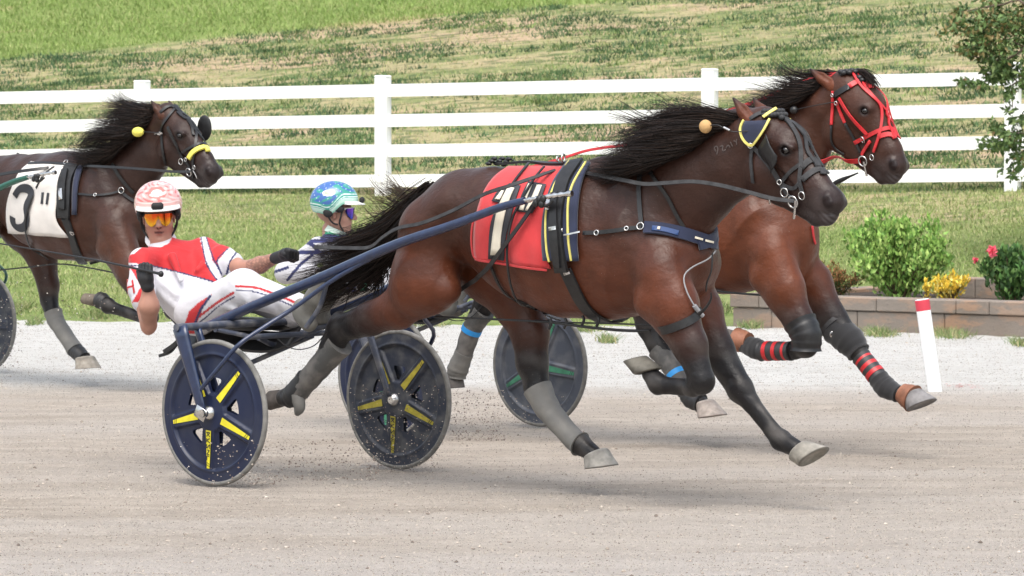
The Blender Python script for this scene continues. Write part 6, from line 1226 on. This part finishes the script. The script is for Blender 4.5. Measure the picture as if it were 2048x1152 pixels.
col[nearline(x, y, [(374, 650), (405, 628), (435, 605), (466, 586)], 2.6)] = RED * .85; col[nearline(x, y, [(376, 660), (408, 638), (438, 612), (468, 594)], 1.3)] = NAVYC
col[nearline(x, y, [(472, 572), (511, 575), (555, 590), (600, 609)], 2.6)] = RED * .85; col[nearline(x, y, [(472, 580), (511, 584), (555, 599), (596, 617)], 1.3)] = NAVYC
col[inpoly(x, y, [(362, 668), (378, 622), (398, 604), (424, 588), (408, 612), (396, 640), (390, 668)])] = RED
for L, w in (([(385, 660), (400, 622), (420, 592)], 2.6),): col[nearline(x, y, L, w)] = NAVYC
mesh_np('trousers', V, Q, M_SUIT, D1, col=col)
# overshoes in the foot rests
for a_, b_, Y in (((612, 640), (641, 560), -.24), ((640, 632), (668, 556), .08)):
    T = Solid(); p0, p1 = P(*a_, Y), P(*b_, Y); T.chain([P(a_[0] - 14, a_[1] - 25, Y), p0 + [-.01, 0, .02], p0 + (p1 - p0) * .5, p1], [.050, .050, .048, .038], s_=.85, k=.02); T.cap(p0 + [.02, 0, -.015], .042, k=.02)
    V, Q = T.mesh(.006); mesh_np('overshoe', V, Q, M_RUBB, D1)
def pinkcol(az, el, d):
    n = math.sin(az * 7 + 3 * math.sin(el * 9)) * math.sin(el * 11 + 2 * math.sin(az * 5)); c = np.array([.68, .34, .32])
    if n > .45: c = np.array([.60, .15, .14])
    elif n < -.45: c = np.array([.70, .52, .50])
    if d < .34: c = np.array([.74, .42, .40])
    if .26 < d < .30 or .14 < d < .17: c = np.array([.80, .60, .57])
    a = (az + math.pi) % (2 * math.pi) - math.pi; e = el - .62
    if abs(a) < .5 and abs(e) < .33: c = np.array([.62, .16, .14]) if (a * a / .22 + e * e / .10) < 1 and n > -.3 else c
    if (a * a / .07 + e * e / .028) < 1: c = np.array([.72, .70, .70])
    if (a * a / .045 + e * e / .017) < 1: c = np.array([.50, .16, .17])
    if (abs(a + .10) < .03 or abs(a - .02) < .03 or (abs(a - .12) < .03) or (abs(e + .06) < .03 and -.2 < a < .2)) and abs(e) < .12 and abs(a) < .2: c = np.array([.85, .83, .83])
    return c
he = helmet(F1, hd, D1, pinkcol, np.array([.02, .02, .02]))
glasses(hd, D1, lambda u, v: np.array([.9, .10, .02]) * (1 - sm(v, .2, 1)) + np.array([1.0, .50, .04]) * sm(v, .2, 1) if u < .4 else np.array([.95, .25, .03]) * (1 - sm(v, .3, 1)) + np.array([1.0, .6, .05]) * sm(v, .3, 1), M_BLK)
wd = nrm(P(321, 547, -.46) - P(245, 534, -.46)); fist(F, P(291, 550, -.43), -wd, [0, 0, 1], cam_dir, D1, wrist=P(295, 572, -.425))
fist(F, P(576, 508, .02), nrm([.2, -.9, .2]), nrm(P(576, 508, .02) - j['wL']), nrm([.2, -.4, .9]), D1, wrist=j['wL'])
mb = MB(); wp = catmull([P(322, 548, -.46), P(290, 541, -.46), P(200, 522, -.46), P(100, 504, -.46), P(-80, 474, -.46)], 40); mb.tube(wp, np.interp(np.linspace(0, 1, 40), [0, .1, 1], [.009, .007, .003]), 8); wh = mb.build('whip', M_LEA, None)
V0 = np.array([v.co[:] for v in wh.data.vertices]); wo = wp[0]; wh.data.vertices.foreach_set('co', (V0 - wo).astype(np.float32).ravel()); wh.location = tuple(F1.l2w(wo)); wh.rotation_euler = (0, 0, -F1.yaw)
tag(wh, 'long thin black whip held in the gloved fist of the driver in red and white', 'whip')
mb = MB(); mb.add(*ellipsoid(np.zeros(3), (.014, .014, .016))); mb.build('knob', M_LEA, wh)
# ---------------------------------------------------------------- driver behind
F = F2; P = F.pt
D2 = empty('person', frame=F2, label='driver in blue and green helmet seen from the side beyond the dark tail', cat='person')
hd = Head(F, 671, 429, .0, [.78, .62, .0], tilt=(.0, -.02, 1)); nc = nrm([.9, .1, .3])
j = dict(pel=P(738, 590, 0), bel=P(715, 560, 0), che=P(690, 525, 0), upc=P(676, 500, 0), nk=P(666, 482, 0), nk2=P(662, 460, 0), sR=P(638, 498, -.18), sL=P(712, 498, .18), eR=P(572, 545, -.26), wR=P(640, 548, -.24), eL=P(700, 560, .26), wL=P(760, 520, .2), hR=P(725, 592, -.1), kR=P(790, 560, -.16), aR=P(880, 600, -.2), hL=P(750, 585, .1), kL=P(830, 560, .12), aL=P(900, 600, .1))
S = Solid()
S.cap(j['pel'], .115, j['bel'], .11, s_=.8, n=nc, k=.04); S.cap(j['bel'], .11, j['che'], .125, s_=.78, n=nc, k=.04); S.cap(j['che'], .125, j['upc'], .10, s_=.75, n=nc, k=.04); S.cap(j['sR'], .055, j['sL'], .055, k=.04); S.cap(j['upc'], .06, j['nk'], .056, k=.04); S.cap(j['nk'], .054, j['nk2'], .052, k=.03)
S.chain([j['sR'], j['eR'], j['wR']], [.052, .042, .03], k=.02); S.chain([j['sL'], j['eL'], j['wL']], [.052, .042, .03], k=.02); S.chain([j['hR'], j['kR'], j['aR']], [.085, .06, .04], k=.03); S.chain([j['hL'], j['kL'], j['aL']], [.085, .06, .04], k=.03)
add_head(S, hd); V, Q = S.mesh(.006); V = relax(V, Q, 1, .3); a = S.attr(V, .006)[:, :1]; mesh_np('body', V, Q, M_SKIN, D2, col=SK * .9 * (1 - a) + LIP * a)
T = Solid(); T.cap(j['pel'], .125, j['bel'], .122, s_=.85, n=nc, k=.04); T.cap(j['bel'], .122, j['che'], .138, s_=.82, n=nc, k=.04); T.cap(j['che'], .138, j['upc'], .112, s_=.8, n=nc, k=.04); T.cap(j['sR'], .064, j['sL'], .064, k=.05); T.cap(j['upc'], .07, j['nk'], .066, k=.04)
T.chain([j['sR'], j['eR'], j['wR'] * .8 + j['eR'] * .2], [.068, .062, .05], k=.03); T.chain([j['sL'], j['eL'], j['wL'] * .8 + j['eL'] * .2], [.066, .058, .05], k=.03)
V, Q = T.mesh(.006, clip=lambda X, Y, Z: -(np.sqrt((X - hd.c[0]) ** 2 + (Y - hd.c[1]) ** 2 + (Z - hd.c[2] - .02) ** 2) - .125)); V = relax(V, Q, 1, .3); x, y = pxs(F, V); V = wrinkle(V, Q, .009, 8, 24); col = np.tile(WHITE * .9, (len(V), 1))
col[y < 486] = NAVYC * 1.2; col[inpoly(x, y, [(590, 440), (648, 440), (640, 478), (590, 478)])] = WHITE * .9
for L, w in (([(600, 480), (625, 490), (645, 512)], 4), ([(560, 520), (600, 505), (650, 505), (700, 500)], 4), ([(575, 560), (600, 530), (625, 510)], 3), ([(545, 545), (575, 535)], 3)): col[nearline(x, y, L, w)] = NAVYC
col[nearline(x, y, [(700, 520), (740, 560), (750, 610)], 8)] = GREEN
mesh_np('jersey', V, Q, M_SUIT, D2, col=col)
T = Solid(); T.cap(j['pel'], .125, k=.04); T.chain([j['hR'], j['kR'], j['aR']], [.105, .085, .062], k=.04); T.chain([j['hL'], j['kL'], j['aL']], [.1, .08, .06], k=.04)
V, Q = T.mesh(.007); x, y = pxs(F, V); col = np.tile(WHITE, (len(V), 1)); col[nearline(x, y, [(716, 640), (722, 590), (735, 560)], 6)] = GREEN; col[x < 712] = NAVYC * 1.3; mesh_np('trousers', V, Q, M_SUIT, D2, col=col)
for a_, Y in (((890, 598), -.2), ((908, 598), .1)):
    T = Solid(); p0 = P(*a_, Y); T.chain([p0 + [-.04, 0, -.04], p0 + [.02, 0, -.05], p0 + [.06, 0, .10], p0 + [.08, 0, .17]], [.045, .046, .046, .036], k=.02); V, Q = T.mesh(.008); mesh_np('overshoe', V, Q, M_RUBB, D2)
def bluecol(az, el, d):
    n = math.sin(az * 5 + 2 * math.sin(el * 6)) * math.sin(el * 7 + 2 * math.sin(az * 3)); c = np.array([.04, .12, .36])
    if n > .15: c = np.array([.03, .27, .23])
    a = (az + math.pi) % (2 * math.pi) - math.pi
    if d < .62: c = np.array([.04, .30, .24])
    if .50 < d < .53: c = np.array([.4, .65, .6])
    if d < .30: c = np.array([.50, .72, .62]) 
    if d < .12: c = np.array([.30, .62, .48])
    if .34 < d < .37 or .46 < d < .49: c = np.array([.75, .85, .82])
    aa = abs(a) - 1.75; e = el - .45
    if (aa * aa / .09 + e * e / .03) < 1: c = np.array([.75, .80, .85]) if (aa * aa / .045 + e * e / .012) > 1 else np.array([.35, .60, .30])
    if math.sin(az * 17) * math.sin(el * 15 + az * 5) > .93: c = np.array([.7, .8, .9])
    return c
helmet(F2, hd, D2, bluecol, np.array([.02, .02, .02])); glasses(hd, D2, lambda u, v: np.array([.20, .06, .55]) * (1 - v) + np.array([.03, .06, .40]) * v, M_WHT)
mb = MB(); th = np.linspace(-2.6, 2.6, 26); cpp = np.array([hd(.064 * math.sin(t), .005 + .064 * math.cos(t), -.100 - .028 * math.cos(t)) for t in th]); N_ = nrm(cpp - hd(0, 0, -.115)); mb.add(*sweep_ribbon(cpp, N_, .040, .006)); mb.build('collar', pm('white_green_collar', (.55, .68, .60), rough=.6), D2)
mb = MB(); cpp = np.array([hd(.076 * math.sin(t), .008 + .076 * math.cos(t), -.135 - .030 * math.cos(t)) for t in th]); mb.add(*sweep_ribbon(cpp, nrm(cpp - hd(0, 0, -.13)), .045, .006)); mb.build('collar', pm('green_collar', (.03, .26, .13), rough=.6), D2)
fist(F, P(655, 545, -.24), [.2, -.9, .2], [1, .1, 0], [.1, -.3, .9], D2, wrist=j['wR']); fist(F, P(772, 518, .2), [.2, -.9, .2], [1, .1, 0], [.1, .3, .9], D2, wrist=j['wL'])
spray('flying_dirt', [(F1, 420, 880, 560, 968, -.9, -.4, 260, .002, .006), (F1, 560, 880, 760, 960, -.5, .4, 520, .002, .006), (F1, 700, 770, 890, 945, .5, .57, 520, .002, .0045), (F1, 900, 780, 1010, 880, .6, 1.2, 600, .002, .0055), (F2, 985, 790, 1130, 850, .4, .58, 150, .002, .004)], 41, light=(.42, .37, .32))
spray('flying_dirt', [(F3, -60, 560, 45, 735, -.1, .5, 300, .003, .006), (F3, 60, 520, 360, 640, -.6, .3, 110, .003, .006), (F1, 240, 760, 420, 960, -1.0, -.4, 40, .002, .004)], 42, light=(.6, .56, .5))
